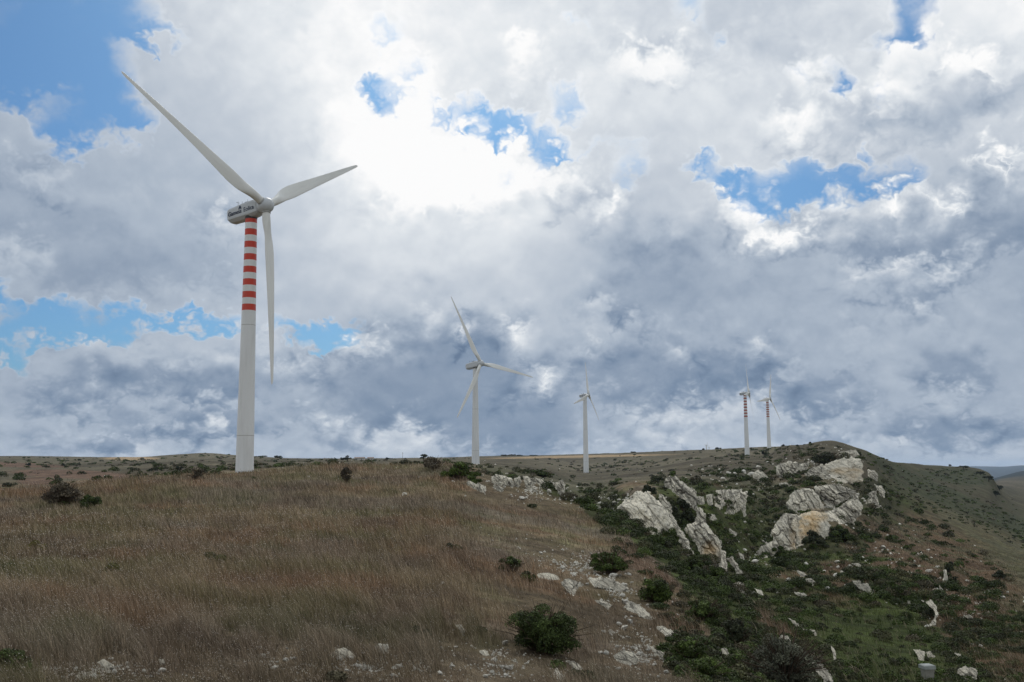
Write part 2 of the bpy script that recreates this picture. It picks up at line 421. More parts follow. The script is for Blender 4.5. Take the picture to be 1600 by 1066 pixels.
CC, SCR, RUS = cover(V)
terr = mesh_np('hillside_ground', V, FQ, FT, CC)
M_ground, nt, b = new_mat('dry_ground', 1.0, 0.05)
at = nt.new('ShaderNodeAttribute', attribute_name='Col')
geo = nt.new('ShaderNodeNewGeometry'); P_ = geo.outputs['Position']
f1 = nt.noise(P_, 0.9, 8, 0.7); f2 = nt.noise(P_, 0.13, 7, 0.65); f3 = nt.noise(P_, 6.0, 4, 0.6)
g1 = nt.maprange(f1, 0.3, 0.7, 0.55, 1.4); g2 = nt.maprange(f2, 0.35, 0.65, 0.7, 1.25); g3 = nt.maprange(f3, 0.3, 0.7, 0.75, 1.2)
gm = nt.math('MULTIPLY', nt.math('MULTIPLY', g1, g2), g3)
col = nt.vmath('SCALE', at.outputs['Color'], gm)
nt.l.new(col, b.inputs['Base Color'])
bp = nt.new('ShaderNodeBump', i_Strength=0.7, i_Distance=0.35); nt.l.new(f1, bp.inputs['Height']); nt.l.new(bp.outputs[0], b.inputs['Normal'])
tag(obj('hillside_ground', terr, M_ground), kind='structure')
print('terrain', round(time.time() - T0, 1))

# ------------------------------------------------------------------ ROCK material
M_rock, nt, b = new_mat('limestone', 0.95, 0.1)
geo = nt.new('ShaderNodeNewGeometry'); P_ = geo.outputs['Position']
at = nt.new('ShaderNodeAttribute', attribute_name='Col')
a1 = nt.noise(P_, 0.55, 8, 0.68, dist=0.4); a2 = nt.noise(P_, 2.3, 8, 0.72); a3 = nt.noise(P_, 9.0, 5, 0.6)
base = nt.ramp(a1, [(0.27, (0.36, 0.33, 0.275)), (0.35, (0.64, 0.60, 0.51)), (0.44, (0.80, 0.765, 0.665)), (0.66, (0.84, 0.81, 0.72))])
base = nt.mix(nt.maprange(a2, 0.55, 0.66), base, (0.12, 0.112, 0.10, 1))
base = nt.mix(nt.math('MULTIPLY', nt.maprange(a3, 0.55, 0.7), 0.35), base, (0.09, 0.085, 0.08, 1))
base = nt.mix(1.0, base, at.outputs['Color'], 'MULTIPLY')
nt.l.new(base, b.inputs['Base Color'])
bp = nt.new('ShaderNodeBump', i_Strength=1.0, i_Distance=0.5); nt.l.new(a2, bp.inputs['Height']); nt.l.new(bp.outputs[0], b.inputs['Normal'])

def poly_dist(px, py, poly):
    """signed distance (inside > 0) to a polygon"""
    poly = np.asarray(poly, float); d = np.full(px.shape, 1e9); ins = np.zeros(px.shape, bool)
    for a, c in zip(poly, np.roll(poly, -1, 0)):
        e = c - a; t = np.clip(((px - a[0]) * e[0] + (py - a[1]) * e[1]) / (e @ e + 1e-9), 0, 1)
        d = np.minimum(d, np.hypot(px - a[0] - t * e[0], py - a[1] - t * e[1]))
        cr = ((a[1] > py) != (c[1] > py)) & (px < (c[0] - a[0]) * (py - a[1]) / (c[1] - a[1] + 1e-12) + a[0])
        ins ^= cr
    return np.where(ins, d, -d)

def worley(u, v):
    ui = np.floor(u); vi = np.floor(v); F1 = np.full(u.shape, 9.0); F2 = F1.copy(); I = np.zeros(u.shape)
    for a in (-1, 0, 1):
        for b_ in (-1, 0, 1):
            cu = ui + a; cv = vi + b_; jx = _h(cu, cv); jy = _h(cu + 77, cv - 31)
            d_ = np.hypot(cu + .15 + .7 * jx - u, cv + .15 + .7 * jy - v)
            nw = d_ < F1; F2 = np.where(nw, F1, np.minimum(F2, d_)); I = np.where(nw, _h(cu * 3 + 5, cv * 7 + 1), I); F1 = np.minimum(F1, d_)
    return F1, F2, I
def relief_rock(poly, seed, crack=60, strata=1.0, ochre=None, tone=1.0, smooth=0.0):
    poly = np.asarray(poly, float)
    x0, y0 = poly.min(0) - 2; x1, y1 = poly.max(0) + 2
    size = min(x1 - x0, y1 - y0); st = 0.55 if size < 40 else (0.75 if size < 90 else 1.0)
    gx, gy = np.meshgrid(np.arange(x0, x1 + st, st), np.arange(y0, y1 + st, st), indexing='ij')
    sd = poly_dist(gx, gy, poly)
    sd = sd + fbm(gx / 6 + seed, gy / 6, n=3) * min(2.4, size * 0.07) + 0.5
    base = poly[np.argsort(poly[:, 1])[-max(2, len(poly) // 4):]].mean(0)
    top = poly[np.argsort(poly[:, 1])[:max(2, len(poly) // 4)]].mean(0)
    B = hit(base[0], base[1]); Tp = hit(top[0], top[1])
    if np.isnan(Tp[0]): Tp = B * 1.1
    Y0 = B[1]; mpp = Y0 / F_
    z0 = B[2]; dt = ray(top[0], top[1])
    hgt = max((base[1] - top[1]) * mpp, 0.1)
    run = np.clip(Tp[1] - Y0, 0.15 * hgt, (2.6 if Y0 < 95 else 0.9) * hgt)
    tanL = hgt / run
    wid = size * mpp
    k = 0.25 * (vnoise(np.array(seed * 1.7), np.array(3.0)))
    d = ray(gx, gy)
    Yp = (z0 - tanL * (Y0 - k * B[0])) / (d[..., 2] - tanL * (1 - k * d[..., 0]))
    Yp = np.clip(Yp, Y0 * 0.9, Y0 * 1.25)
    G = hit(gx, gy); Gy = np.where(np.isnan(G[..., 1]), 1e9, G[..., 1])
    Yp = np.minimum(Yp, Gy - 0.02 * wid)
    X = d[..., 0] * Yp; Z = d[..., 2] * Yp
    ca, sa = math.cos(math.radians(crack)), math.sin(math.radians(crack))
    u = (X * ca - Z * sa) ; v = (X * sa + Z * ca)      # u along cracks, v across
    sc = max(wid, 0.5)
    big = fbm(u / (sc * 0.9) + seed, v / (sc * 0.32), n=3)
    rid = 1 - np.abs(fbm(u / (sc * 0.7) + seed * 3, v / (sc * 0.13), n=3))
    wu = u / (sc * (.42 if size > 40 else .55)) + 0.25 * fbm(u / (sc * .2), v / (sc * .2), n=2) + seed; wv = v / (sc * .20) + 0.25 * fbm(u / (sc * .2) + 5, v / (sc * .2), n=2)
    f1_, f2_, cid = worley(wu, wv); gap = 1 - sstep(0.02, 0.20, f2_ - f1_)
    g1_, g2_, cid2 = worley(wu * 2.7 + 3, wv * 2.2); gap2 = 1 - sstep(0.02, 0.22, g2_ - g1_)
    det = fbm(X / (sc * 0.08) + seed, Z / (sc * 0.08), n=4, g=0.6)
    pit = sstep(0.35, 0.7, fbm(X / (sc * 0.06) + 9, Z / (sc * 0.1) + seed, n=2))
    pill = 1 - np.exp(-np.clip(sd, 0, None) * st / (0.16 * size + 1) * 1.2)
    Tm = wid * 0.34
    h = Tm * (0.55 * pill + (1 - 0.7 * smooth) * pill * (0.42 * big * strata + 0.22 * (rid - 0.75) * strata + 0.20 * det + (1 - .75 * smooth) * (0.42 * (cid - .5) + 0.16 * (cid2 - .5) - .30 * gap - .12 * gap2)) - 0.10 * (1 - smooth) * pit * pill)
    h = h * sstep(-0.2, 2.5, sd)
    ins = sd > 0
    Fr = d * (Yp - h)[..., None]
    Bk = d * (Yp + Tm * 0.8 * pill + 0.05)[..., None]
    nx, ny = gx.shape
    idx = np.arange(nx * ny).reshape(nx, ny)
    cell = ins[:-1, :-1] & ins[1:, :-1] & ins[1:, 1:] & ins[:-1, 1:]
    q = np.stack([idx[:-1, :-1], idx[:-1, 1:], idx[1:, 1:], idx[1:, :-1]], -1)[cell]
    n0 = nx * ny
    fq = [q, q[:, ::-1] + n0]
    c = np.pad(cell, 1)
    for (di, dj, a, b_) in ((0, -1, idx[:-1, :-1], idx[1:, :-1]), (0, 1, idx[1:, 1:], idx[:-1, 1:]), (-1, 0, idx[:-1, 1:], idx[:-1, :-1]), (1, 0, idx[1:, :-1], idx[1:, 1:])):
        nb = c[1 + di:c.shape[0] - 1 + di, 1 + dj:c.shape[1] - 1 + dj]
        m = cell & ~nb
        A_, B_ = a[m], b_[m]
        fq.append(np.stack([A_, B_, B_ + n0, A_ + n0], 1))
    fq = np.concatenate(fq)
    if len(fq) == 0: return None
    VV = np.concatenate([Fr.reshape(-1, 3), Bk.reshape(-1, 3)])
    colr = np.full((nx, ny, 3), tone) * (1.0, 0.972, 0.905)
    # hollows and cracks between slabs are coloured darker
    hol = sstep(0.05, 0.32, -big * 0.6 + (0.72 - rid) * 1.0 + 0.25 * det) * (1 - 0.75 * smooth)
    colr *= (1 - 0.45 * hol)[..., None] * (1 - (0.62 - .45 * smooth) * gap)[..., None] * (1 - (.38 - .3 * smooth) * gap2)[..., None] * (0.9 + 0.22 * cid)[..., None]
    if ochre is not None:
        for (ox, oy, rx, ry, st_) in ochre:
            w = ell(gx, gy, ox, oy, rx, ry, 0, 0.6, 0) * st_ * np.clip(0.75 + 0.6 * fbm(gx / 14, gy / 5 + seed, n=3), 0, 1)
            colr = colr * (1 - w[..., None]) + np.array([0.95, 0.66, 0.34]) * w[..., None] * tone
    cc = np.concatenate([colr.reshape(-1, 3)] * 2)
    used = np.unique(fq); rm = -np.ones(len(VV), int); rm[used] = np.arange(len(used))
    VV = VV[used]; cc = cc[used]; fq = rm[fq]
    org = np.array([VV[:, 0].mean(), VV[:, 1].mean(), VV[:, 2].min()])
    me = mesh_np('rock', VV - org, fq, None, cc, smooth=(Y0 < 1))
    return me, org

def C(o, s): return lambda pts: [(o[0] + a / s, o[1] + b / s) for a, b in pts]
c2 = C((700, 700), 5.923); c3 = C((940, 680), 4.1); c4 = C((1160, 680), 4.846); c6 = C((760, 840), 4.718); c7 = C((1000, 860), 5.173)
c8 = C((1280, 840), 4.716); ca = C((400, 860), 4.0); cb = C((0, 860), 4.0)
# name, label, points, crack angle, tone, ochre, smooth
ROCKS = [
 ('limestone_slab', 'broad smooth pale slab with a round bush on it, left side of the valley outcrop', c3([(100,465),(125,430),(190,410),(205,375),(250,350),(300,365),(340,395),(380,440),(420,490),(450,545),(478,600),(440,625),(380,630),(345,650),(310,625),(250,580),(180,540),(140,500)]), 50, 1.08, None, .55),
 ('limestone_ribs', 'bundle of upright ribbed limestone fingers at the top of the valley outcrop', c3([(405,300),(430,265),(470,262),(500,290),(540,310),(590,350),(610,385),(615,440),(600,480),(575,470),(540,440),(520,400),(470,370),(440,350),(410,330)]), 58, 0.95, None, 0),
 ('limestone_spine', 'long narrow rock spine running down between the smooth slab and the dark bush', c3([(370,380),(400,380),(440,440),(455,500),(480,560),(500,590),(560,690),(590,760),(560,770),(520,750),(500,690),(478,610),(455,560),(430,500),(380,440)]), 55, 0.98, None, .1),
 ('limestone_buttress', 'tall cracked buttress with an orange stained foot, tallest rock right of the dark bush', c3([(540,570),(600,555),(612,450),(655,480),(670,560),(735,640),(770,690),(765,760),(775,840),(770,910),(735,905),(700,880),(660,820),(625,740),(600,690),(560,640),(530,600)]), 60, 1.0, [(1110,865,13,16,.55)], .1),
 ('limestone_pillar', 'thin grey rock pillar against the right side of the orange stained buttress', c3([(765,740),(790,740),(800,800),(805,870),(785,865),(790,910),(825,965),(800,965),(780,940),(765,880)]), 80, 0.9, None, 0),
 ('limestone_rock', 'curved leaning rock just right of the thin grey pillar', c3([(795,790),(830,780),(870,830),(905,880),(900,910),(870,905),(850,850),(820,820)]), 60, 0.9, None, .2),
 ('limestone_rock', 'slim pale splinter of rock above the curved leaning rock', c3([(878,750),(905,770),(932,830),(915,838),(888,790)]), 60, 1, None, .2),
 ('limestone_rock', 'lowest pointed rock at the foot of the valley outcrop', c3([(840,960),(880,940),(910,955),(915,1015),(890,1010),(870,975)]), 70, .95, None, .1),
 ('limestone_block', 'large square topped grey block standing alone above the scrub', c3([(708,375),(740,352),(820,345),(900,350),(932,360),(935,400),(925,440),(930,520),(910,515),(890,480),(870,500),(790,500),(800,450),(760,475),(730,460),(715,420)]), 88, .88, None, .3),
 ('limestone_block', 'narrow upright stone touching the left side of the square topped block', c3([(672,385),(705,378),(712,440),(700,460),(680,440)]), 88, .95, None, .2),
 ('limestone_block', 'small stone at the right shoulder of the ribbed fingers', c3([(612,395),(655,395),(660,440),(622,445)]), 88, .9, None, .2),
 ('limestone_rock', 'pinkish lump below the narrow upright stone', c3([(680,500),(720,510),(740,540),(710,552),(680,530)]), 20, .90, None, .3),
 ('limestone_rock', 'low stone on the slope under the square topped block', c3([(820,600),(865,630),(855,655),(820,630)]), 40, .90, None, .3),
 ('limestone_boulder', 'lone rounded boulder at the left end of the ridge outcrop', c4([(85,290),(120,265),(150,280),(190,320),(185,345),(150,360),(120,345),(90,320)]), 50, .94, None, .3),
 ('limestone_crag', 'dark weathered crag under the ridge, between the lone boulder and the tabular block', c4([(250,240),(290,220),(340,205),(400,195),(430,215),(500,210),(495,260),(450,280),(430,260),(390,290),(370,330),(345,325),(350,290),(300,320),(280,320),(260,290)]), 70, .84, None, 0),
 ('limestone_crag', 'sloping broken crag leaning on the left end of the tabular block', c4([(470,290),(540,240),(600,235),(640,290),(680,330),(600,335),(560,330),(540,310),(480,315)]), 40, .88, None, .1),
 ('limestone_block', 'big tabular block with a flat buff face high on the ridge', c4([(560,240),(700,195),(820,165),(905,178),(915,260),(910,355),(850,365),(760,370),(720,340),(660,300),(600,270)]), 12, .86, [(1322,736,22,5,.45),(1345,745,22,9,.25)], .75),
 ('limestone_ledge', 'thin ledge of rock on top of the tabular block', c4([(700,150),(760,120),(860,110),(890,150),(880,168),(780,160)]), 10, .82, None, .2),
 ('limestone_dome', 'rounded grey dome above the orange cliff face', c4([(330,530),(360,460),(400,425),(480,395),(540,410),(560,450),(620,520),(625,570),(560,575),(450,610),(400,590),(340,560)]), 75, .88, [(1275,797,16,3,.5)], .35),
 ('limestone_cliff', 'cliff face stained orange in the middle of the ridge outcrop', c4([(430,600),(520,575),(630,590),(665,680),(660,760),(635,790),(590,755),(510,755),(470,790),(455,830),(405,860),(415,700)]), 85, 1.0, [(1262,815,16,30,.75),(1280,805,14,10,.5)], .75),
 ('limestone_cliff', 'ragged pale cliff foot running down to the lower left of the orange cliff face', c4([(320,590),(440,615),(425,700),(410,780),(400,860),(350,875),(290,850),(240,920),(150,925),(105,880),(180,820),(230,790),(220,720),(260,660)]), 70, .98, [(1243,840,8,22,.4)], .15),
 ('limestone_dome', 'bulging pale dome at the right of the orange cliff face', c4([(625,580),(700,560),(760,520),(820,480),(880,465),(905,520),(910,570),(890,610),(850,650),(845,680),(800,665),(740,680),(700,660),(640,650)]), 55, .92, None, .2),
 ('limestone_slab', 'dark tilted slab with dark cracks lying across both domes', c4([(540,390),(600,375),(700,365),(780,395),(850,425),(890,465),(820,475),(740,510),(700,560),(640,550),(600,480),(550,440)]), 35, .84, None, 0),
 ('limestone_rock', 'upper of three rocks right of the tabular block', c4([(945,260),(1000,270),(1030,300),(1020,350),(980,330),(950,310)]), 60, .86, None, .1),
 ('limestone_rock', 'narrow hanging rock, rightmost of the three right of the tabular block', c4([(1010,380),(1060,385),(1080,440),(1080,485),(1050,470),(1025,420)]), 65, .94, None, .1),
 ('limestone_rock', 'lowest of three rocks right of the tabular block', c4([(940,455),(975,430),(1010,425),(1025,480),(1035,550),(1000,575),(985,520),(940,520)]), 80, .94, None, .1),
 ('limestone_rock', 'flat stone lying in the grass above the grey dome', c4([(275,370),(300,360),(350,360),(355,385),(290,388)]), 0, .94, None, .4),
 ('limestone_rock', 'pitted rock just below the green crest shrub, leftmost of the crest outcrop', c2([(180,310),(250,325),(330,340),(355,390),(345,440),(320,415),(270,405),(230,370),(190,345)]), 60, 1.0, None, 0),
 ('limestone_rock', 'largest white pitted rock on the crest outcrop', c2([(400,280),(440,250),(520,255),(590,275),(610,330),(600,365),(540,350),(460,340),(410,320)]), 60, 1.05, None, 0),
 ('limestone_rock', 'low white rock beneath the largest pitted rock', c2([(420,345),(470,350),(520,380),(510,410),(450,395)]), 60, 1.05, None, 0),
 ('limestone_rock', 'narrow rock at the right end of the largest pitted rock', c2([(612,280),(660,260),(685,310),(650,370),(615,350)]), 75, .95, None, 0),
 ('limestone_rock', 'broken stone in the middle of the crest outcrop', c2([(700,260),(790,285),(820,330),(780,350),(830,400),(760,400),(720,350)]), 50, .95, None, 0),
 ('limestone_rock', 'slanting stone right of the middle of the crest outcrop', c2([(800,270),(880,300),(930,385),(880,370),(830,330)]), 55, .95, None, 0),
 ('limestone_rock', 'small upright stone beside the hollow crag', c2([(920,310),(960,300),(978,340),(970,380),(940,360)]), 80, .95, None, 0),
 ('limestone_rock', 'hollow crag, rightmost rock of the crest outcrop', c2([(978,330),(1020,310),(1060,300),(1090,340),(1080,400),(1055,450),(1030,420),(990,370)]), 70, .9, None, 0),
 ('limestone_rock', 'flat white rock touching the low dark shrub on the near slope', c6([(375,275),(400,262),(480,268),(530,295),(535,315),(480,315),(420,305),(390,300)]), 20, 1.1, None, .5),
 ('limestone_rock', 'long low ledge of pale rock below the twin green shrubs', c6([(750,300),(830,290),(900,295),(960,320),(1040,370),(1050,400),(980,400),(900,375),(850,380),(800,360),(765,330)]), 25, .98, None, .3),
 ('limestone_rock', 'rubbly patch of rock between the flat white rock and the long ledge', c6([(550,330),(620,300),(720,350),(680,370),(650,430),(600,400),(560,360)]), 40, .95, None, 0),
 ('limestone_rock', 'slanting ledge further down from the long low ledge', c6([(1005,515),(1050,470),(1110,480),(1180,540),(1235,590),(1220,615),(1150,590),(1080,545)]), 35, .98, None, .2),
 ('limestone_rock', 'rounded crumbly white boulder right of the big dark shrub', c6([(940,870),(1000,835),(1080,835),(1125,890),(1110,935),(1040,940),(960,910)]), 20, 1.05, None, .1),
 ('limestone_rock', 'two lobed stone at the bottom edge below the big dark shrub', c6([(490,1000),(520,965),(560,1000),(590,1040),(550,1060),(500,1040)]), 60, 1.05, None, .4),
 ('limestone_rock', 'white stone at the lower right foot of the big dark shrub', c6([(590,910),(650,910),(705,960),(690,1000),(640,970)]), 40, 1.05, None, .2),
 ('limestone_rock', 'row of knobbly stone between the two ledges', c6([(790,460),(850,460),(930,500),(900,530),(830,490)]), 30, .9, None, 0),
 ('limestone_rock', 'last ledge of the pale rock line before the scrub', c7([(130,610),(200,620),(260,650),(295,700),(280,740),(230,730),(160,650)]), 40, 1, None, .2),
 ('limestone_rock', 'crumbling white rubble rock right of the rounded crumbly boulder', c7([(60,760),(150,800),(230,860),(240,900),(180,890),(120,840)]), 40, 1, None, 0),
 ('limestone_rock', 'horseshoe shaped rock in the gap between green shrubs', c7([(600,690),(660,670),(700,690),(690,740),(640,720)]), 10, .94, None, .1),
 ('limestone_rock', 'white broken rock below the horseshoe shaped rock', c7([(650,790),(690,790),(740,850),(785,900),(740,890),(680,870)]), 60, 1, None, 0),
 ('limestone_rock', 'rounded rock above the grey twiggy bush', c7([(1100,730),(1150,685),(1190,690),(1215,730),(1190,770),(1130,760)]), 60, .9, None, .2),
 ('limestone_rock', 'long narrow ledge slanting through the valley scrub', c7([(1200,550),(1230,565),(1290,600),(1355,650),(1330,665),(1260,620)]), 35, .9, None, .3),
 ('limestone_rock', 'blunt stone at the lower end of the narrow scrub ledge', c7([(1370,640),(1410,645),(1430,690),(1390,690)]), 60, .94, None, .3),
 ('limestone_rock', 'flat pale wedge alone in the green valley scrub', c7([(1240,335),(1330,345),(1370,405),(1330,385),(1260,355)]), 30, .95, None, .6),
 ('limestone_rock', 'buff boulder above the flat pale wedge', c7([(1320,230),(1380,225),(1420,260),(1400,285),(1350,260)]), 30, .90, None, .6),
 ('limestone_rock', 'small stone above the buff boulder', c7([(1270,165),(1320,175),(1350,210),(1300,215)]), 30, .9, None, .3),
 ('limestone_rock', 'curved stone in scrub below the lowest pointed rock', c7([(930,310),(980,325),(1002,372),(960,355)]), 50, .95, None, .3),
 ('limestone_rock', 'small white stone left of the grey twiggy bush', c7([(878,800),(930,797),(948,830),(890,830)]), 0, 1.1, None, .4),
 ('limestone_rock', 'large ribbed rock at the bottom edge, right of the grey twiggy bush', c7([(1380,910),(1440,900),(1500,950),(1545,1030),(1565,1090),(1500,1090),(1450,1000)]), 60, .95, None, .1),
 ('limestone_rock', 'sharp angular boulder on the red slope', c8([(240,315),(290,315),(380,360),(397,440),(340,405),(290,370)]), 40, .84, None, .6),
 ('limestone_rock', 'slanting stone above the sharp angular boulder', c8([(240,190),(290,190),(345,240),(335,258),(290,220)]), 35, .86, None, .4),
 ('limestone_rock', 'small rounded stone left of the slanting stone', c8([(155,240),(190,255),(198,297),(160,288)]), 60, .90, None, .3),
 ('limestone_fin', 'upper thin white fin standing upright on the right slope', c8([(920,240),(940,238),(946,330),(957,382),(935,365),(912,322)]), 85, 1, None, .4),
 ('limestone_fin', 'short leaning fin just below the upright white fin', c8([(883,345),(912,385),(918,435),(893,405)]), 65, .9, None, .3),
 ('limestone_fin', 'hook shaped white fin curving round a dark shrub', c8([(760,465),(800,470),(835,462),(862,510),(874,570),(857,642),(813,645),(845,600),(852,560),(815,500)]), 75, .9, None, .2),
 ('limestone_rock', 'squarish pale block beside the capped stone post', c8([(698,830),(740,823),(775,842),(772,922),(745,917)]), 80, .86, None, .7),
 ('limestone_rock', 'small pale rock touching the squarish block', c8([(785,838),(820,838),(852,878),(800,888)]), 20, .82, None, .4),
 ('limestone_rock', 'big rugged boulder at the bottom, right of the capped post', c8([(1020,960),(1080,945),(1150,965),(1170,1010),(1152,1066),(1080,1064),(1020,1000)]), 60, .90, None, .15),
 ('limestone_rock', 'sloping rock in the bottom right corner', c8([(1300,1012),(1360,1030),(1430,1070),(1350,1075)]), 30, .90, None, .3),
 ('limestone_rock', 'smooth tapered stone above the big rugged boulder', c8([(1000,852),(1040,862),(1072,897),(1040,892)]), 30, .90, None, .6),
 ('limestone_rock', 'thin standing stone at the edge of the green hollow', c8([(88,795),(120,838),(132,922),(108,902)]), 75, .94, None, .3),
 ('limestone_rock', 'short bright stone above the green hollow', c8([(648,462),(670,472),(678,513),(655,508)]), 75, 1, None, .3),
 ('limestone_rock', 'pair of joined stones halfway along the right slope', c8([(1058,555),(1085,575),(1110,570),(1132,585),(1132,612),(1090,602),(1065,590)]), 50, .90, None, .2),
 ('limestone_rock', 'rounded half buried white boulder in the bottom foreground scree', ca([(455,650),(500,620),(550,610),(600,635),(628,668),(560,675),(490,670)]), 20, .94, None, .3),
 ('limestone_rock', 'low stone with a pointed right end beside the half buried boulder', ca([(745,600),(770,582),(820,590),(835,640),(800,650),(760,630)]), 40, .90, None, .2),
 ('limestone_rock', 'upright chalky stone left of the big dark shrub', ca([(1248,465),(1280,468),(1307,500),(1305,532),(1285,525),(1268,490)]), 60, .95, None, .1),
 ('limestone_rock', 'bright white stone below the upright chalky stone', ca([(1392,625),(1430,622),(1458,655),(1420,660)]), 40, 1.1, None, .4),
 ('limestone_rock', 'whitish rock nearest the bottom left corner bush', cb([(608,700),(650,683),(710,718),(732,752),(665,750)]), 30, .95, None, .4),
 ('limestone_rock', 'small cone shaped stone in the left foreground grass', cb([(988,680),(1020,678),(1042,715),(1008,720)]), 60, .95, None, .4),
]
for i, (nm, lab, poly, cr, tone, och, sm) in enumerate(ROCKS):
    res = relief_rock(poly, i * 5.37 + 1.3, cr, 1.0, och, tone, sm)
    if res is None: print('EMPTY', lab); continue
    me, org = res
    tag(obj(nm, me, M_rock, loc=org), lab, 'rock')
print('rocks', round(time.time() - T0, 1))

# ------------------------------------------------------------------ loose stones (shared meshes)
def ico(sub):
    import bmesh
    bm = bmesh.new(); bmesh.ops.create_icosphere(bm, subdivisions=sub, radius=1.0)
    v = np.array([q.co[:] for q in bm.verts]); f = np.array([[q.index for q in fc.verts] for fc in bm.faces]); bm.free(); return v, f
IV, IF = ico(3)
stone_me = []
for k in range(7):
    n = IV * (1 + 0.28 * fbm(IV[:, 0] * 1.1 + k * 9, IV[:, 1] * 1.1, IV[:, 2] * 1.1 + k, n=3))[:, None]
    for _ in range(5):
        a = rng.normal(size=3); a /= np.linalg.norm(a); h = n @ a; lim = 0.62
        n = n - np.clip(h - lim, 0, None)[:, None] * a * 0.8
    n = n + 0.05 * np.stack([vnoise(IV[:, 1] * 5 + k, IV[:, 2] * 5), vnoise(IV[:, 0] * 5, IV[:, 2] * 5 + k), vnoise(IV[:, 0] * 5 + k, IV[:, 1] * 5)], 1)
    n = n * (1, 0.75, 0.6)
    me = mesh_np('stone', n, None, IF, np.full((len(n), 3), 1.0), smooth=False); me.materials.append(M_rock); stone_me.append(me)

def stone(px, py, wpx, label, group):
    P = hit(px, py)
    if np.isnan(P[0]): return
    s = wpx / 2 * P[1] / F_
    o = bpy.data.objects.new('stone', stone_me[rng.integers(7)]); COL.objects.link(o)
    o.location = (P[0], P[1], P[2] + 0.3 * s); o.scale = (s, s * rng.uniform(.7, 1.1), s * rng.uniform(.7, 1.15))
    o.rotation_euler = (rng.uniform(-.3, .3), rng.uniform(-.2, .4), rng.uniform(0, 6.3))
    tag(o, label, 'stone', group)
for (x, y, w, l) in [(405,848,8,'lone white stone in the grass midway up the left of the near slope'), (475,912,14,'pale flat stone on the middle of the near slope'),
    (632,774,11,'flat stone in the grass below the small dark crest bush'), (482,746,6,'tiny pale stone left of the small dark crest bush'),
    (686,875,7,'pale stone in the grass left of the low dark shrub'), (692,913,9,'flat grey stone in the middle of the brown grass, left of the low dark shrub'),
    (727,776,5,'tiny white stone under the leftmost crest rock'), (708,753,6,'small stone on the crest left of the leftmost crest rock'),
    (545,983,12,'pair sized pale stone in the rusty grass of the foreground'), (520,997,8,'small stone left of the foreground pair'),
    (713,1012,7,'bright pebble left of the big dark shrub'), (789,1007,14,'pale stone against the left side of the big dark shrub'),
    (866,1022,9,'small stone under the right of the big dark shrub'), (943,988,9,'stone in the rusty grass left of the crumbly boulder'),
    (938,1021,9,'small stone below and left of the crumbly boulder'), (1042,1052,12,'rounded stone right of the crumbly boulder at the bottom edge'),
    (1022,1040,9,'small stone at the bottom edge under the white rubble'), (165,715+30,5,'tiny stone in the left field')]:
    stone(x, y, w, l, None)
def scatter(n, cx, cy, rx, ry, ang, w0, w1, label, group):
    a = math.radians(ang)
    for _ in range(int(n * .64)):
        t = rng.uniform(0, 6.283); q = math.sqrt(rng.random()); u = q * math.cos(t) * rx; v = q * math.sin(t) * ry
        stone(cx + u * math.cos(a) - v * math.sin(a), cy + u * math.sin(a) + v * math.cos(a), w0 + 1.5 + (w1 - w0 + 3) * rng.random()**1.8, label, group)
scatter(44, 140, 1046, 130, 18, 0, 3, 11, 'small pale stone in the scree at the bottom left corner', 'stones of the bottom left scree')
scatter(58, 560, 1030, 250, 30, 0, 3, 12, 'small pale stone in the dry grass of the bottom foreground', 'stones of the bottom foreground')
scatter(26, 760, 1045, 70, 22, 0, 3, 10, 'small pale stone in the stony patch left of the big dark shrub', 'stones left of the big dark shrub')
scatter(40, 940, 905, 110, 26, 22, 3, 10, 'small pale stone lying along the ledges of the near slope', 'stones along the near slope ledges')
scatter(30, 1000, 1020, 60, 45, 30, 3, 11, 'small pale stone in the rubble below the near slope ledges', 'stones of the rubble under the ledges')
scatter(24, 830, 765, 80, 22, 14, 2.5, 8, 'small stone among the rocks of the crest outcrop', 'stones of the crest outcrop')
scatter(26, 960, 788, 30, 12, 0, 2.5, 7, 'small stone in the rubble left of the broad smooth slab', 'stones left of the smooth slab')
scatter(24, 1110, 745, 60, 18, 10, 2, 6, 'small stone in the plateau grass above the square topped block', 'stones above the square topped block')
scatter(20, 1190, 738, 40, 16, 0, 2.5, 7, 'small stone near the lone rounded boulder on the ridge', 'stones near the lone ridge boulder')
scatter(34, 1310, 745, 60, 45, 20, 2.5, 8, 'small stone among the rocks of the ridge outcrop', 'stones of the ridge outcrop')
scatter(40, 1420, 910, 150, 55, 30, 2.5, 8, 'small pale stone on the red earth slope', 'stones on the red slope')
scatter(26, 1260, 900, 80, 45, 10, 2.5, 8, 'small pale stone in the scrub under the cliffs', 'stones in the scrub under the cliffs')
scatter(22, 1180, 870, 60, 60, 30, 2.5, 8, 'small pale stone in the hollow between the two outcrops', 'stones between the two outcrops')
scatter(26, 1540, 960, 60, 80, 30, 2.5, 7, 'small pale stone low on the right slope', 'stones low on the right slope')
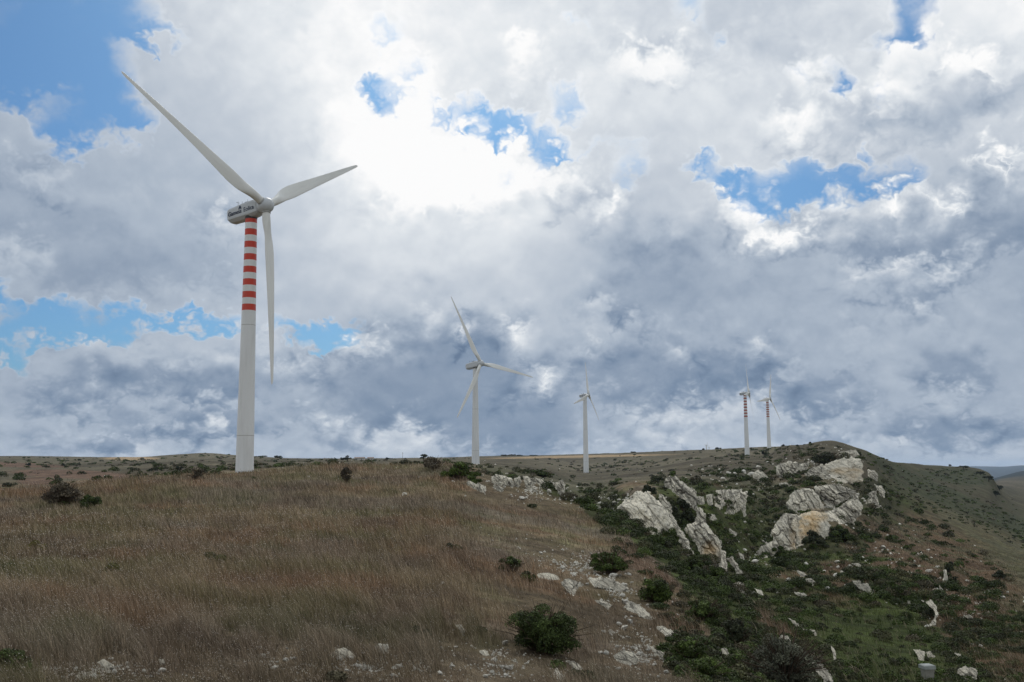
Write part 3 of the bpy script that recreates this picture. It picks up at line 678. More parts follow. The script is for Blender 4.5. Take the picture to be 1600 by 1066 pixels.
# uncountable grit
def grit(n, spots):
    Vs = []; Fs = []; 
    px = []; py = []; sz = []
    for (cx, cy, rx, ry, ang, w, s0) in spots:
        m = int(n * w); t = rng.uniform(0, 6.283, m); q = np.abs(rng.normal(size=m)) * .62; a = math.radians(ang)
        u = q * np.cos(t) * rx; v = q * np.sin(t) * ry
        px.append(cx + u * math.cos(a) - v * math.sin(a)); py.append(cy + u * math.sin(a) + v * math.cos(a)); sz.append(s0 * (0.45 + rng.random(m)**3 * 2.2))
    px, py, sz = map(np.concatenate, (px, py, sz)); P = hit(px, py); ok = ~np.isnan(P[:, 0]) & (rng.random(len(px)) < .12 + .88 * sstep(.05, .45, fbm(px / 26, py / 12, n=3))); P = P[ok]; sz = sz[ok] * P[:, 1] / F_
    base = np.array([(1, 0, 0), (-.5, .87, 0), (-.5, -.87, 0), (.1, .1, .8), (0, 0, -.8)]); tri = np.array([(0, 1, 3), (1, 2, 3), (2, 0, 3), (1, 0, 4), (2, 1, 4), (0, 2, 4)])
    jit = 1 + rng.uniform(-.35, .35, (len(P), 5, 1)); th = rng.uniform(0, 6.28, len(P))
    R = np.zeros((len(P), 3, 3)); R[:, 0, 0] = np.cos(th); R[:, 0, 1] = -np.sin(th); R[:, 1, 0] = np.sin(th); R[:, 1, 1] = np.cos(th); R[:, 2, 2] = 1
    Vv = np.einsum('nij,nkj->nki', R, base[None] * jit) * sz[:, None, None] + P[:, None]
    Tt = tri[None] + (np.arange(len(P)) * 5)[:, None, None]
    return Vv.reshape(-1, 3), Tt.reshape(-1, 3)
gv, gt = grit(19000, [(130,1052,140,18,0,.16,1.3),(560,1040,280,28,0,.22,1.2),(770,1040,90,28,0,.1,1.2),(940,905,120,28,22,.13,1.2),(1000,1020,70,50,30,.1,1.2),(830,765,90,24,14,.05,1),(960,785,40,14,0,.05,1.1),(1430,900,170,70,30,.09,1),(1300,760,90,70,20,.08,1),(1200,860,90,90,30,.05,1),(1150,745,90,20,0,.04,.9),(1540,960,70,90,30,.03,1)])
tag(obj('grit', mesh_np('grit', gv, None, gt, np.full((len(gv), 3), 1.15), smooth=False), M_rock), 'fine pale limestone grit lying between the grass and rocks', 'grit', kind='stuff')

# ------------------------------------------------------------------ FOLIAGE
M_leaf, nt, b = new_mat('leaves', 0.75, 0.15)
at = nt.new('ShaderNodeAttribute', attribute_name='Col'); nt.l.new(at.outputs['Color'], b.inputs['Base Color'])
M_twig, _n2, _b = new_mat('twigs', 0.95, 0.1); _b.inputs['Base Color'].default_value = (0.075, 0.055, 0.04, 1)

def leaves(cen, rad, cnt, leaf, colr, flat=0.7, up=0.35, jitter=0.35):
    """leaf faces filling lumpy blobs: cen (n,3) rad (n,3) cnt (n,) leaf (n,) colr (n,3)"""
    idx = np.repeat(np.arange(len(cen)), cnt); m = len(idx)
    d = rng.normal(size=(m, 3)); d /= np.linalg.norm(d, axis=1)[:, None]
    low = d[:, 2] < -0.25; d[low, 2] *= -1
    rr = 0.55 + 0.45 * rng.random(m) ** 0.6
    lump = 1 + 0.22 * vnoise(d[:, 0] * 2.2 + idx * 3.1, d[:, 1] * 2.2, d[:, 2] * 2.2)
    p = cen[idx] + d * (rr * lump)[:, None] * rad[idx]
    a = rng.normal(size=(m, 3)); a /= np.linalg.norm(a, axis=1)[:, None]
    nrm = d * 0.9 + rng.normal(size=(m, 3)) * 0.6 + (0, 0, up); nrm /= np.linalg.norm(nrm, axis=1)[:, None]
    a = np.cross(nrm, a); a /= np.linalg.norm(a, axis=1)[:, None] + 1e-9; bb = np.cross(nrm, a)
    L = (leaf[idx] * rng.uniform(0.6, 1.35, m))[:, None]
    q = np.stack([p - a * L, p - bb * L * flat, p + a * L, p + bb * L * flat], 1)
    c = colr[idx] * np.exp(rng.normal(size=(m, 1)) * jitter)
    return q.reshape(-1, 3), np.arange(m * 4).reshape(-1, 4), np.repeat(np.clip(c, 0, .5), 4, axis=0)

def bush_blobs(P, w, h, n, seed):
    r = np.random.default_rng(seed); out = []
    for _ in range(n):
        t = r.uniform(0, 6.283); q = math.sqrt(r.random()) * 0.72
        s = r.uniform(.55, 1.0) * (.50 if n < 12 else (.40 if n < 30 else .30))
        out.append((P[0] + q * math.cos(t) * w / 2, P[1] + q * math.sin(t) * w / 2, P[2] + h * (r.uniform(.08, .66) * (1 - 0.6 * q * q)), s * w / 2, s * w / 2, s * h * 0.55))
    return np.array(out)

G1 = (0.040, 0.056, 0.016); G2 = (0.054, 0.078, 0.018); GD = (0.036, 0.042, 0.022); GB = (0.090, 0.075, 0.052); GG = (0.085, 0.088, 0.060)
SHR = [ # px, py(base), w px, h px, colour, label, lean-along-slope
 (850,1028,132,88,G1,'big dense dark green shrub in the near foreground, stones around its foot'),
 (952,900,72,44,G2,'bright green shrub on the near slope, upper of the twin shrubs above the ledges'),
 (1028,944,62,44,G2,'green shrub on the near slope, lower of the twin shrubs above the ledges'),
 (800,896,46,30,G1,'low dark green shrub with the flat white rock at its right'),
 (826,910,30,22,G1,'small green shrub overlapping the right side of the low dark shrub'),
 (679,736,44,24,GB,'dark brownish rounded shrub on the crest left of the second turbine'),
 (714,750,58,28,G2,'green cushion shrub on the crest in front of the second turbine'),
 (742,758,36,20,G2,'trailing green shrub touching the leftmost crest rock'),
 (541,754,22,26,GB,'small dark dry bush alone on the near crest'),
 (98,792,62,42,GB,'large twiggy grey brown bush at the left crest'),
 (140,796,40,30,G1,'green leafy bush right of the large twiggy grey brown bush'),
 (307,750,30,20,GB,'brown dry bush on the crest left of the striped turbine tower'),
 (1008,825,27,27,GG,'round dark bush growing on the broad smooth slab'),
 (1052,820,30,32,GD,'dark bush in the cleft beside the ribbed rock fingers'),
 (1076,824,34,36,GD,'largest dark bush in the cleft of the valley outcrop'),
 (1068,800,30,24,GD,'upper dark bush in the cleft of the valley outcrop'),
 (1290,728,50,22,GD,'wide dark bush on the ridge above the tabular block'),
 (1340,714,14,8,GD,'small dark bush on the right shoulder of the ridge'),
 (1272,858,36,26,GD,'round dark bush under the orange cliff face'),
 (1218,872,26,20,G1,'small green bush under the ragged cliff foot'),
 (1316,848,50,30,G1,'green bush below the bulging pale dome'),
 (1226,1078,122,92,GG,'large grey green twiggy bush at the bottom edge of the photo'),
 (14,1066,76,56,G1,'green bush in the bottom left corner'),
 (1080,892,48,28,G1,'green shrub under the orange stained buttress'),
 (1118,905,50,26,G1,'green shrub below the long narrow rock spine'),
 (1100,975,66,44,G1,'dark shrub in the middle of the scrub band'),
 (1150,1010,56,44,GD,'very dark shrub right of the white broken rock'),
 (1080,1040,70,46,G2,'bright green shrub left of the white broken rock'),
 (1105,1064,80,34,G2,'yellow green shrub at the bottom edge, left of the grey twiggy bush'),
 (680,978,22,14,G2,'tiny bright green plant on the near slope'),
 (848,746,44,12,G1,'flat green shrub along the top of the crest outcrop'),
 (1026,752,26,12,GD,'dark bush on the plateau above the ribbed fingers'),
 (1048,748,20,12,G2,'small green bush right of the dark plateau bush'),
 (1015,780,26,22,GD,'dark bush at the top left of the ribbed fingers'),
 (1092,755,12,6,GD,'tiny bush on the plateau above the ribbed fingers'),
 (1194,712,10,7,GD,'small round bush between the fourth and fifth turbines'),
 (1310,726,26,14,GD,'dark bush tucked behind the top of the tabular block'),
 (1484,898,16,22,GD,'dark shrub at the top of the upright white fin'),
 (1488,915,14,14,GD,'dark shrub at the right of the upright white fin'),
 (1452,966,22,24,GD,'dark shrub enclosed by the hook shaped fin'),
 (1560,905,30,16,GD,'wide dark shrub high on the right slope'),
 (1336,925,36,22,GD,'dark shrub left of the sharp angular boulder'),
 (1392,928,22,16,G1,'small green shrub on the red slope right of the angular boulder'),
 (55,868,34,26,(0.11,0.10,0.02),'yellowish weed clump on the far left of the near slope'),
 (175,905,40,24,(0.09,0.085,0.03),'yellow green weed clump in the left grass'),
 (340,885,44,22,(0.075,0.075,0.03),'olive green weed clump below the striped tower'),
 (710,862,34,14,(0.06,0.065,0.03),'low olive weed patch in the middle of the near slope'),
 (650,1000,46,22,(0.06,0.065,0.028),'olive bushlet in the foreground right of the half buried boulder'),
]
for i, (x, y, w, h, c, lab) in enumerate(SHR):
    P = hit(x, y)
    if np.isnan(P[0]): print('miss', lab); continue
    mp = P[1] / F_; W = w * mp; Hh = h * mp
    P = P + np.array([P[0] / P[1], 1, 0]) * W * 0.35; P[2] = min(ground(P[0], P[1]), P[2] + 0.3 * Hh)
    nb = int(np.clip(w * h / 95, 7, 60))
    B = bush_blobs((0, 0, 0), W * 0.95, Hh * 1.12, nb, i + 100)
    B[:, 2] += ground(P[0] + B[:, 0], P[1] + B[:, 1]) - P[2]
    dens = np.clip(w * h * 3.6, 260, 30000) / nb
    lf = max(0.5 * mp * (1.75 if w > 60 else 1.6), 0.010)
    if c in (GB, GG): dens *= .6
    vary = np.exp(np.random.default_rng(i).normal(size=(nb, 1)) * 0.32)
    v, q, cc = leaves(B[:, :3], B[:, 3:], np.full(nb, int(dens)), np.full(nb, lf * 1.6), np.array(c)[None] * vary)
    root = bpy.data.objects.new('shrub', None); COL.objects.link(root); root.location = P
    tag(root, lab, 'shrub')
    obj('foliage', mesh_np('foliage', v, q, None, cc, smooth=False), M_leaf, root)
    mb = MB(); r_ = np.random.default_rng(i + 5)
    for b_ in B[:12]:
        e = b_[:3]; mid = e * 0.5 + np.array([r_.normal() * .05 * W, r_.normal() * .05 * W, 0.1 * Hh])
        mb.tube([(e[0] * .1, e[1] * .1, -0.15 * Hh), mid, e], [0.018 * W, 0.012 * W, 0.004 * W], 5)
    if c in (GB, GG) or w > 40:   # bare twigs sticking out
        for _ in range((190 if c in (GB, GG) else 60) if w > 50 else 45):
            a = r_.uniform(0, 6.28); q_ = r_.uniform(.2, .62)
            tip = np.array([math.cos(a) * W * q_, math.sin(a) * W * q_, Hh * r_.uniform(.5, 1.12) * (1.15 - q_)])
            mb.tube([(tip[0] * .2, tip[1] * .2, 0), tip * .6 + (0, 0, .08 * Hh), tip], [0.01 * W, 0.006 * W, 0.0025 * W], 4)
    obj('branches', mb.mesh('branches'), M_twig, root)
print('shrubs', round(time.time() - T0, 1))

# scrub: uncountable low bushes covering the valley side and the plain
def scrub():
    N = 60000
    px = rng.uniform(-150, 1750, N); py = rng.uniform(690, 1120, N)
    P = hit(px, py); ok = ~np.isnan(P[:, 0]) & (np.hypot(P[:, 0], P[:, 1]) < 1500) ; P = P[ok]; px = px[ok]; py = py[ok]
    c, s, rust = cover(P); r = np.hypot(P[:, 0], P[:, 1])
    pr = (s * 0.30 + rust * 0.11) * (1 - .8 * ell(px, py, 1370, 1005, 110, 60, 20, 0.4))
    fr = (r > 420) & (px > 1290)
    sl = np.maximum(ell(px, py, 1445, 757, 120, 12, 24, 0.4), np.maximum(ell(px, py, 1555, 846, 190, 48, 26, 0.3), ell(px, py, 1496, 744, 46, 12, 6, 0.4)))
    pr = np.where(fr, 0.05 + 0.5 * sl, pr)
    pr = np.where((r > 170) & (px < 1290) & ~(s > .3), 0.08 + 0.7 * sstep(0.0, .45, fbm(P[:, 0] / 60, P[:, 1] / 170, n=4)), pr)
    pr = np.where((r < 160) & (s < .2) & (rust < .2), 0.0008, pr)
    k = rng.random(len(P)) < pr
    P = P[k]; s = s[k]; r = r[k]; px = px[k]
    n = len(P); print('scrub clumps', n)
    mp = P[:, 1] / F_
    wp = 5 + 17 * rng.random(n) ** 2.0
    wp = np.where(r < 170, wp * 1.5, wp * 0.9); wp = np.where(r > 420, wp * 0.55, wp)
    wm = np.clip(wp * mp, 0.4, 4.5)
    wpx = wm / mp
    hh = wm * rng.uniform(.35, .7, n); hh = np.where(r > 420, hh * .7, hh)
    cnt = np.clip((wpx ** 2 * 0.9), 8, 900).astype(int)
    lf = np.maximum(mp * 0.95, 0.03) * np.where(wpx > 18, 1.15, 1.0)
    pal = np.array([(0.034, 0.048, 0.014), (0.048, 0.070, 0.017), (0.036, 0.040, 0.018), (0.062, 0.064, 0.028), (0.080, 0.070, 0.042)])
    pick = rng.choice(5, n, p=[.34, .26, .2, .12, .08])
    col = pal[pick] * np.exp(rng.normal(size=(n, 1)) * .18)
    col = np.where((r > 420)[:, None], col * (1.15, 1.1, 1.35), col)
    cen = P + np.stack([0 * r, 0 * r, hh * 0.15], 1)
    rad = np.stack([wm * .5, wm * .5, hh * .6], 1)
    print('leaves', cnt.sum())
    return leaves(cen, rad, cnt, lf, col)
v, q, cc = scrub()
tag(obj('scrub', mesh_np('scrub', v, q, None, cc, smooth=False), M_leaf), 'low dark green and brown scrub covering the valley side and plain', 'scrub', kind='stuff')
print('scrub', round(time.time() - T0, 1))

# ------------------------------------------------------------------ GRASS
def onrock(px, py):
    z = np.zeros(len(px), bool)
    for _, _, poly, *_r in ROCKS:
        p_ = np.asarray(poly); x0, y0 = p_.min(0) - 1; x1, y1 = p_.max(0) + 4
        m = (px > x0) & (px < x1) & (py > y0) & (py < y1)
        if m.any(): z[m] |= poly_dist(px[m], py[m] - 2, p_) > -1.5
    return z
def blades(N, x0, x1, y0, y1, wfun, hgt, wid, name, label, heads=0.0, headr=75, dark=.25):
    px = rng.uniform(x0, x1, N); py = y0 + (y1 - y0) * rng.random(N)
    P = hit(px, py); ok = ~np.isnan(P[:, 0]); P = P[ok]; px = px[ok]; py = py[ok]
    c, s, rust = cover(P); r = np.hypot(P[:, 0], P[:, 1])
    k = rng.random(len(P)) < wfun(px, py, r, s, rust) * (1 - .42 * stony(px, py)) * (~onrock(px, py)); P = P[k]; c = c[k]; r = r[k]; px = px[k]; py = py[k]
    n = len(P); patch = fbm(P[:, 0] / 3.2, P[:, 1] / 3.2, n=3)
    h = hgt * rng.uniform(.45, 1.15, n) * (1 + 0.35 * patch) * np.exp(0.55 * vnoise(P[:, 0] / 0.9, P[:, 1] / 1.1)) * (1 - .70 * stony(px, py))
    w = np.maximum(wid, r * 0.00030) * rng.uniform(.6, 1.3, n)
    a = rng.uniform(0, 6.283, n); side = np.stack([np.cos(a) , np.sin(a) * .6, 0 * a], 1) * w[:, None] * .5
    lean = np.stack([-0.34 + 0.26 * rng.normal(size=n), 0.15 * rng.normal(size=n), 0 * a], 1) * h[:, None]
    b0 = P - (0, 0, 0.03)
    m = b0 + lean * 0.32 + np.stack([0 * h, 0 * h, h * .55], 1); t = b0 + lean + np.stack([0 * h, 0 * h, h * .95], 1)
    V = np.stack([b0 - side, b0 + side, m - side * .8, m + side * .8, t], 1).reshape(-1, 3)
    i = np.arange(n)[:, None] * 5
    Q = i + np.array([[0, 1, 3, 2]]); T = i + np.array([[2, 3, 4]])
    cc = c * np.array([1.25, 1.22, 1.2]) * np.exp(rng.normal(size=(n, 1)) * .40)
    st = rng.random(n) < 0.20; cc[st] = cc[st] * 0.4 + np.array([0.42, 0.34, 0.25]) * rng.uniform(.5, 1.0, (st.sum(), 1))
    dk = rng.random(n) < 0.12; cc[dk] *= 0.45
    cc = np.repeat(np.clip(cc, .01, .6), 5, axis=0)
    V2 = [V]; Q2 = [Q]; T2 = [T]; C2 = [cc]; off = len(V)
    if heads:
        hm = rng.random(n) < heads * (r < headr) * (.3 + .7 * sstep(900, 300, px)); tp = t[hm]; k2 = len(tp); sz = np.maximum(0.008, r[hm] * 0.00042)[:, None]
        o = np.array([(1, 0, 0), (-.5, .87, 0), (-.5, -.87, 0), (0, 0, 1.1)])
        hv = (tp[:, None] + o[None] * sz[:, None]).reshape(-1, 3)
        j = np.arange(k2)[:, None, None] * 4 + off
        ht = (j + np.array([[(0, 1, 3), (1, 2, 3), (2, 0, 3), (0, 2, 1)]])).reshape(-1, 3)
        hc = np.where(rng.random((k2, 1)) < 1 - dark, np.array([[0.60, 0.54, 0.46]]), np.array([[0.05, 0.035, 0.025]]))
        V2.append(hv); T2.append(ht); C2.append(np.repeat(hc, 4, axis=0))
    me = mesh_np(name, np.concatenate(V2), np.concatenate(Q2), np.concatenate(T2), np.concatenate(C2), smooth=False)
    print(name, n)
    return tag(obj(name, me, M_leaf), label, 'grass', kind='stuff')
blades(620000, -160, 1330, 716, 1110, lambda px, py, r, s, ru: ((r < 175) & (s < .45)) * (1 - .6 * s) * (0.35 + 0.65 * sstep(760, 700, px)), 0.55, 0.006,
       'dry_grass', 'dry brown and straw coloured grass bending left over the near slope', 0.085)
blades(130000, 1130, 1700, 720, 1110, lambda px, py, r, s, ru: (r > 25) * (r < 330) * (.35 + .5 * ru) * (1 - .5 * s), 0.45, 0.006,
       'slope_grass', 'short rusty grass on the valley slope at the right', 0.0)
blades(9000, -160, 760, 716, 1060, lambda px, py, r, s, ru: (r < 135) * (s < .3) * (.12 + .5 * sstep(800, 745, py)), 0.95, 0.009,
       'dried_umbels', 'tall dried umbel stalks with dark heads standing above the grass', 1.4, 140, .8)
print('grass', round(time.time() - T0, 1))
# ------------------------------------------------------------------ WIND TURBINES
R_ROT = 29.0
def airfoil(n=22):
    t = np.linspace(0, 2 * math.pi, n, endpoint=False)
    x = 0.5 * (1 - np.cos(t)) ; th = 0.6 * (0.2969 * np.sqrt(x) - 0.126 * x - 0.3516 * x**2 + 0.2843 * x**3 - 0.1015 * x**4) * 5 / 3
    return x, np.where(t < math.pi, th, -th)
def blade_mesh():
    n = 22; ax, ay = airfoil(n); tt = np.linspace(0, 2 * math.pi, n, endpoint=False)
    cx_ = 0.5 - 0.5 * np.cos(tt); cy_ = 0.5 * np.sin(tt)
    st = np.concatenate([[0.9, 1.3, 1.8, 2.4], np.linspace(3.0, 28.0, 44), [28.5, 28.85, 29.0]])
    ch = np.interp(st, [0.9, 1.8, 3.0, 4.5, 6.0, 7.5, 10, 15, 20, 25, 28, 28.6, 28.85, 29.0], [1.25, 1.25, 1.42, 1.80, 2.12, 2.26, 2.05, 1.58, 1.18, .80, .54, .42, .28, .06])
    circ = np.interp(st, [0.9, 2.0, 5.5, 30], [1, 1, 0, 0]); circ = circ * circ * (3 - 2 * circ)
    thk = np.interp(st, [0, 2, 6, 12, 29], [1, 1, .34, .22, .16])
    tw = np.radians(np.interp(st, [0, 3, 6, 12, 20, 29], [16, 15, 11, 5.5, 2, -0.5]))
    pre = 0.0018 * (st - 3).clip(0) ** 2 * -0.35
    V = []
    for s_, c_, k, th, w, pb in zip(st, ch, circ, thk, tw, pre):
        x = (ax - 0.30) * (1 - k) + (cx_ - 0.5) * k; y = ay * (th / 0.6) * 2.2 * (1 - k) * 0.5 + cy_ * k
        y = np.clip(y, -.5, .5); x = x * c_; y = y * (c_ if k > .5 else c_)
        X = x * math.cos(w) + y * math.sin(w); Y = -x * math.sin(w) + y * math.cos(w) + pb
        V.append(np.stack([X, Y, np.full(n, s_)], 1))
    m = len(st); V = np.concatenate(V)
    Q = [(i * n + k, i * n + (k + 1) % n, (i + 1) * n + (k + 1) % n, (i + 1) * n + k) for i in range(m - 1) for k in range(n)]
    V = np.concatenate([V, V[-n:].mean(0)[None]])
    T = [((m - 1) * n + k, (m - 1) * n + (k + 1) % n, m * n) for k in range(n)]
    return mesh_np('blade', V, np.array(Q), np.array(T))
def loft(secs, cap=True, smooth=True, name='loft'):
    m = len(secs); n = len(secs[0]); V = np.concatenate(secs)
    Q = [(i * n + k, i * n + (k + 1) % n, (i + 1) * n + (k + 1) % n, (i + 1) * n + k) for i in range(m - 1) for k in range(n)]
    V = np.concatenate([V, secs[0].mean(0)[None], secs[-1].mean(0)[None]])
    T = [(k, m * n, (k + 1) % n) for k in range(n)] + [((m - 1) * n + k, (m - 1) * n + (k + 1) % n, m * n + 1) for k in range(n)]
    return mesh_np(name, V, np.array(Q), np.array(T), smooth=smooth)
def ring_sec(x, ry, rz, zc=0.0, n=28, p=2.0):
    t = np.linspace(0, 2 * math.pi, n, endpoint=False); c = np.cos(t); s = np.sin(t)
    f = lambda v: np.sign(v) * np.abs(v) ** (2 / p)
    return np.stack([np.full(n, x), ry * f(c), zc + rz * f(s)], 1)
def nac_sec(x, w, top, bot, keel):
    """upright sides, rounded roof edge, chamfered belly"""
    p = [(-w, top - .42), (-w * .93, top - .12), (-w * .70, top), (0, top + .03), (w * .70, top), (w * .93, top - .12), (w, top - .42),
         (w, bot + .25), (w * .97, bot), (w * .55, keel), (0, keel - .03), (-w * .55, keel), (-w * .97, bot), (-w, bot + .25)]
    return np.array([(x, a, b) for a, b in p])
def nacelle_mesh():
    S = [nac_sec(-4.65, .90, .60, -.50, -.75), nac_sec(-4.55, 1.02, .80, -.80, -1.1), nac_sec(-4.25, 1.08, .95, -.90, -1.35), nac_sec(-2.0, 1.12, 1.12, -.95, -1.42), nac_sec(0.0, 1.14, 1.22, -.98, -1.45),
         nac_sec(1.4, 1.12, 1.22, -.95, -1.30), nac_sec(2.0, 1.02, 1.10, -.85, -1.05), nac_sec(2.25, .85, .85, -.70, -.80)]
    return loft(S, smooth=False, name='nacelle')
M_red_hazed = paint_mat('hazed_red_paint', (0.30, 0.060, 0.045), 0.2)  # far towers' red bands, distance haze painted in as a duller red
def tower_mesh(Hh, r0, r1, stripes, spitch):
    n = 40; zs = [-1.5, 0.0, 0.45]; 
    seams = [Hh * .145, Hh * .57]; mats = {}
    cuts = set([round(z, 3) for z in zs])
    for s_ in seams: cuts |= {round(s_, 3), round(s_ + .10, 3)}
    bands = []
    top = Hh
    for k in range(stripes):
        z1 = top - 2 * k * spitch; z0 = z1 - spitch; bands.append((z0, z1)); cuts |= {round(z0, 3), round(z1, 3)}
    cuts |= {round(z, 3) for z in np.arange(1.5, Hh, 2.5)}; cuts.add(round(Hh, 3))
    zs = sorted(c for c in cuts if c <= Hh + 1e-3)
    V = []; rad = lambda z: r0 + (r1 - r0) * np.clip(z / Hh, 0, 1)
    Q = []; mi = []
    t = np.linspace(0, 2 * math.pi, n, endpoint=False)
    for z in zs: V.append(np.stack([rad(z) * np.cos(t), rad(z) * np.sin(t), np.full(n, z)], 1))
    for i in range(len(zs) - 1):
        zc = (zs[i] + zs[i + 1]) / 2
        m = 0
        if any(a < zc < b for a, b in bands): m = 1
        if zc < .45: m = 2
        if any(s_ < zc < s_ + .1 for s_ in seams): m = 3
        for k in range(n): Q.append((i * n + k, i * n + (k + 1) % n, (i + 1) * n + (k + 1) % n, (i + 1) * n + k)); mi.append(m)
    me = mesh_np('tower', np.concatenate(V), np.array(Q))
    for M in (M_white, M_red if spitch < 1.1 else M_red_hazed, M_base, M_seam): me.materials.append(M)
    me.polygons.foreach_set('material_index', np.array(mi, np.int32))
    return me
M_seam = paint_mat('seam_paint', (0.38, 0.39, 0.38), 0.2)
ME_blade = blade_mesh(); ME_blade.materials.append(M_blade)
ME_nac = nacelle_mesh(); ME_nac.materials.append(M_nac)
hubS = [ring_sec(x, r, r, 0, 32) for x, r in ((-1.05, .95), (-1.0, 1.08), (-.5, 1.22), (.2, 1.25), (.6, 1.15), (.95, .93), (1.2, .62), (1.33, .28), (1.36, .05))]
ME_hub = loft(hubS, name='hub'); ME_hub.materials.append(M_nac)
mb = MB()
t = np.linspace(0, 2 * math.pi, 20, endpoint=False)
ME_ring = loft([np.stack([.70 * np.cos(t), .70 * np.sin(t), np.full(20, 1.02)], 1), np.stack([.72 * np.cos(t), .72 * np.sin(t), np.full(20, 1.30)], 1)], name='bearing_ring'); ME_ring.materials.append(M_seam)
mb = MB(); mb.box((-.95, 0, 1.38), (.30, .22, .17)); mb.box((-1.5, 0, 1.3), (.12, .12, .1))
ME_cool = mb.mesh('roof_hatch_box')
mb = MB()
for (x, y, h) in ((-2.6, .5, 1.15), (-2.6, -.4, 1.0), (-.7, .4, .75), (-.45, -.3, .8)): mb.tube([(x, y, 1.0), (x, y, 1.05 + h)], [.035, .02], 6)
mb.tube([(-2.6, -.75, 1.75), (-2.6, -.1, 1.75)], .03, 6)
ME_mast = mb.mesh('wind_mast')
mb = MB(); mb.tube([(0, 0, -1.75), (0, 0, -1.2)], [.95, 1.0], 24)
ME_yaw = mb.mesh('yaw_bearing')

def text_mesh(body, size, ext, bold=0.0, shear=0.0):
    cu = bpy.data.curves.new('lettering', 'FONT'); cu.body = body; cu.size = size; cu.extrude = ext; cu.offset = bold; cu.shear = shear
    o = bpy.data.objects.new('tmp_text', cu); COL.objects.link(o)
    bpy.context.view_layer.update()
    me = bpy.data.meshes.new_from_object(o.evaluated_get(bpy.context.evaluated_depsgraph_get())); bpy.data.objects.remove(o); bpy.data.curves.remove(cu)
    me.materials.clear(); me.materials.append(M_navy); return me
TX1 = text_mesh('Gamesa', 0.98, .012, .012, .12); TX2 = text_mesh('Eolica', 1.0, .012, .008, .0)
# the sign's emblem: a dark arrow-head with a notch
mb = MB()
pts = [(0, 0), (.22, .52), (.36, .64), (.52, .50), (.70, 0), (.48, 0), (.36, .26), (.22, 0)]
Vf = [(x, z, 0.0) for x, z in pts] + [(x, z, .02) for x, z in pts]; k = len(pts)
mb.add(Vf, [(i, (i + 1) % k, (i + 1) % k + k, i + k) for i in range(k)], [(8+0, 8+1, 8+7), (8+1, 8+6, 8+7), (8+1, 8+2, 8+6), (8+2, 8+3, 8+6), (8+3, 8+5, 8+6), (8+3, 8+4, 8+5)])
ME_emb = mb.mesh('emblem')

def turbine(hub, psi, phi, tilt, cone, stripes, spitch, label, text=False, r0=1.68, r1=.92, rr=R_ROT, group='white three bladed wind turbines along the ridge', scale=1.0):
    psi = math.radians(psi); tl = math.radians(tilt); ov = 3.25 * scale
    bx, by = hub[0] - ov * math.cos(psi), hub[1] + ov * math.sin(psi)
    bz = float(ground(bx, by))
    root = bpy.data.objects.new('wind_turbine', None); COL.objects.link(root); root.location = (bx, by, bz); root.rotation_euler = (0, 0, -psi)
    root.scale = (scale,) * 3
    tag(root, label, 'wind turbine', group)
    hz = (hub[2] - bz) / scale; nt_ = math.radians(5)
    nz = hz - 3.25 * math.sin(nt_) + .25
    Ht = nz - 1.40
    obj('tower', tower_mesh(Ht, r0, r1, stripes, spitch), None, root)
    nac = obj('nacelle', ME_nac, None, root); nac.location = (0, 0, nz - .2); nac.rotation_euler = (0, -nt_, 0)
    y = obj('yaw_bearing', ME_yaw, M_dark, root); y.location = (0, 0, nz)
    for nm, me, M in (('roof_hatch_box', ME_cool, M_dark), ('wind_mast', ME_mast, M_dark)):
        c = obj(nm, me, M, nac)
    if text:
        for me, x in ((TX1, -4.25), (TX2, -.62)):
            c = obj('lettering', me, None, nac)
            c.matrix_local = Matrix.Translation((x, -1.155, -.42)) @ Matrix.Rotation(math.radians(90), 4, 'X')
        c = obj('emblem', ME_emb, M_navy, nac); c.matrix_local = Matrix.Translation((-1.75, -1.155, .22)) @ Matrix.Rotation(math.radians(90), 4, 'X')
    hb = obj('hub', ME_hub, None, root); hb.location = (3.25, 0, hz); hb.rotation_euler = (0, -tl, 0)
    n = Vector((math.cos(tl), 0, math.sin(tl))); s = Vector((0, -1, 0)); u = Vector((-math.sin(tl), 0, math.cos(tl)))
    for k in range(3):
        a = math.radians(phi) + k * 2 * math.pi / 3
        v = math.cos(a) * u + math.sin(a) * s
        ca_, sa_ = math.cos(math.radians(cone)), math.sin(math.radians(cone))
        v2 = v * ca_ + n * sa_; n2 = n * ca_ - v * sa_
        tv = n2.cross(v2)
        M = Matrix((tv, n2, v2)).transposed().to_4x4(); M.translation = Vector((3.25, 0, hz))
        b = obj('blade', ME_blade, None, root); b.matrix_local = M
        if rr != R_ROT: b.scale = (1.45, 1.45, rr / R_ROT)
        rg = obj('bearing_ring', ME_ring, None, b)
    return root
def hubpos(px, py, Y): return ray(px, py) * Y
turbine(hubpos(415.3, 321.3, 154.8), 32.65, 58.85, 8.2, -1.7, 8, 1.02, 'largest and nearest wind turbine, red banded tower top and dark lettering on the nacelle', True, r0=1.40)
turbine(hubpos(751.5, 568, 390.7), 44.3, 21.8, 13.0, 1.6, 0, 1, 'second wind turbine, plain white tower, standing behind the green crest shrubs', False, r0=1.55)
turbine(hubpos(919.6, 617, 805), 27, 106.8, 6.4, -3.0, 0, 1, 'third wind turbine, plain white tower and dark lettered nacelle, alone on the plateau', True, r0=2.2, r1=1.5, rr=29.01)
turbine(hubpos(1170, 614, 845), 20.3, 96.6, 5.6, -.4, 8, 1.27, 'left one of the two far turbines with red bands close together on the ridge', True, r0=2.05, r1=1.25, rr=29.01)
turbine(hubpos(1203.2, 622.8, 1055), 41.7, 98.2, 6.0, 0.2, 8, 1.2, 'right one of the two far turbines with red bands, farther off by the peak', False, r0=2.1, r1=1.3, rr=29.01)
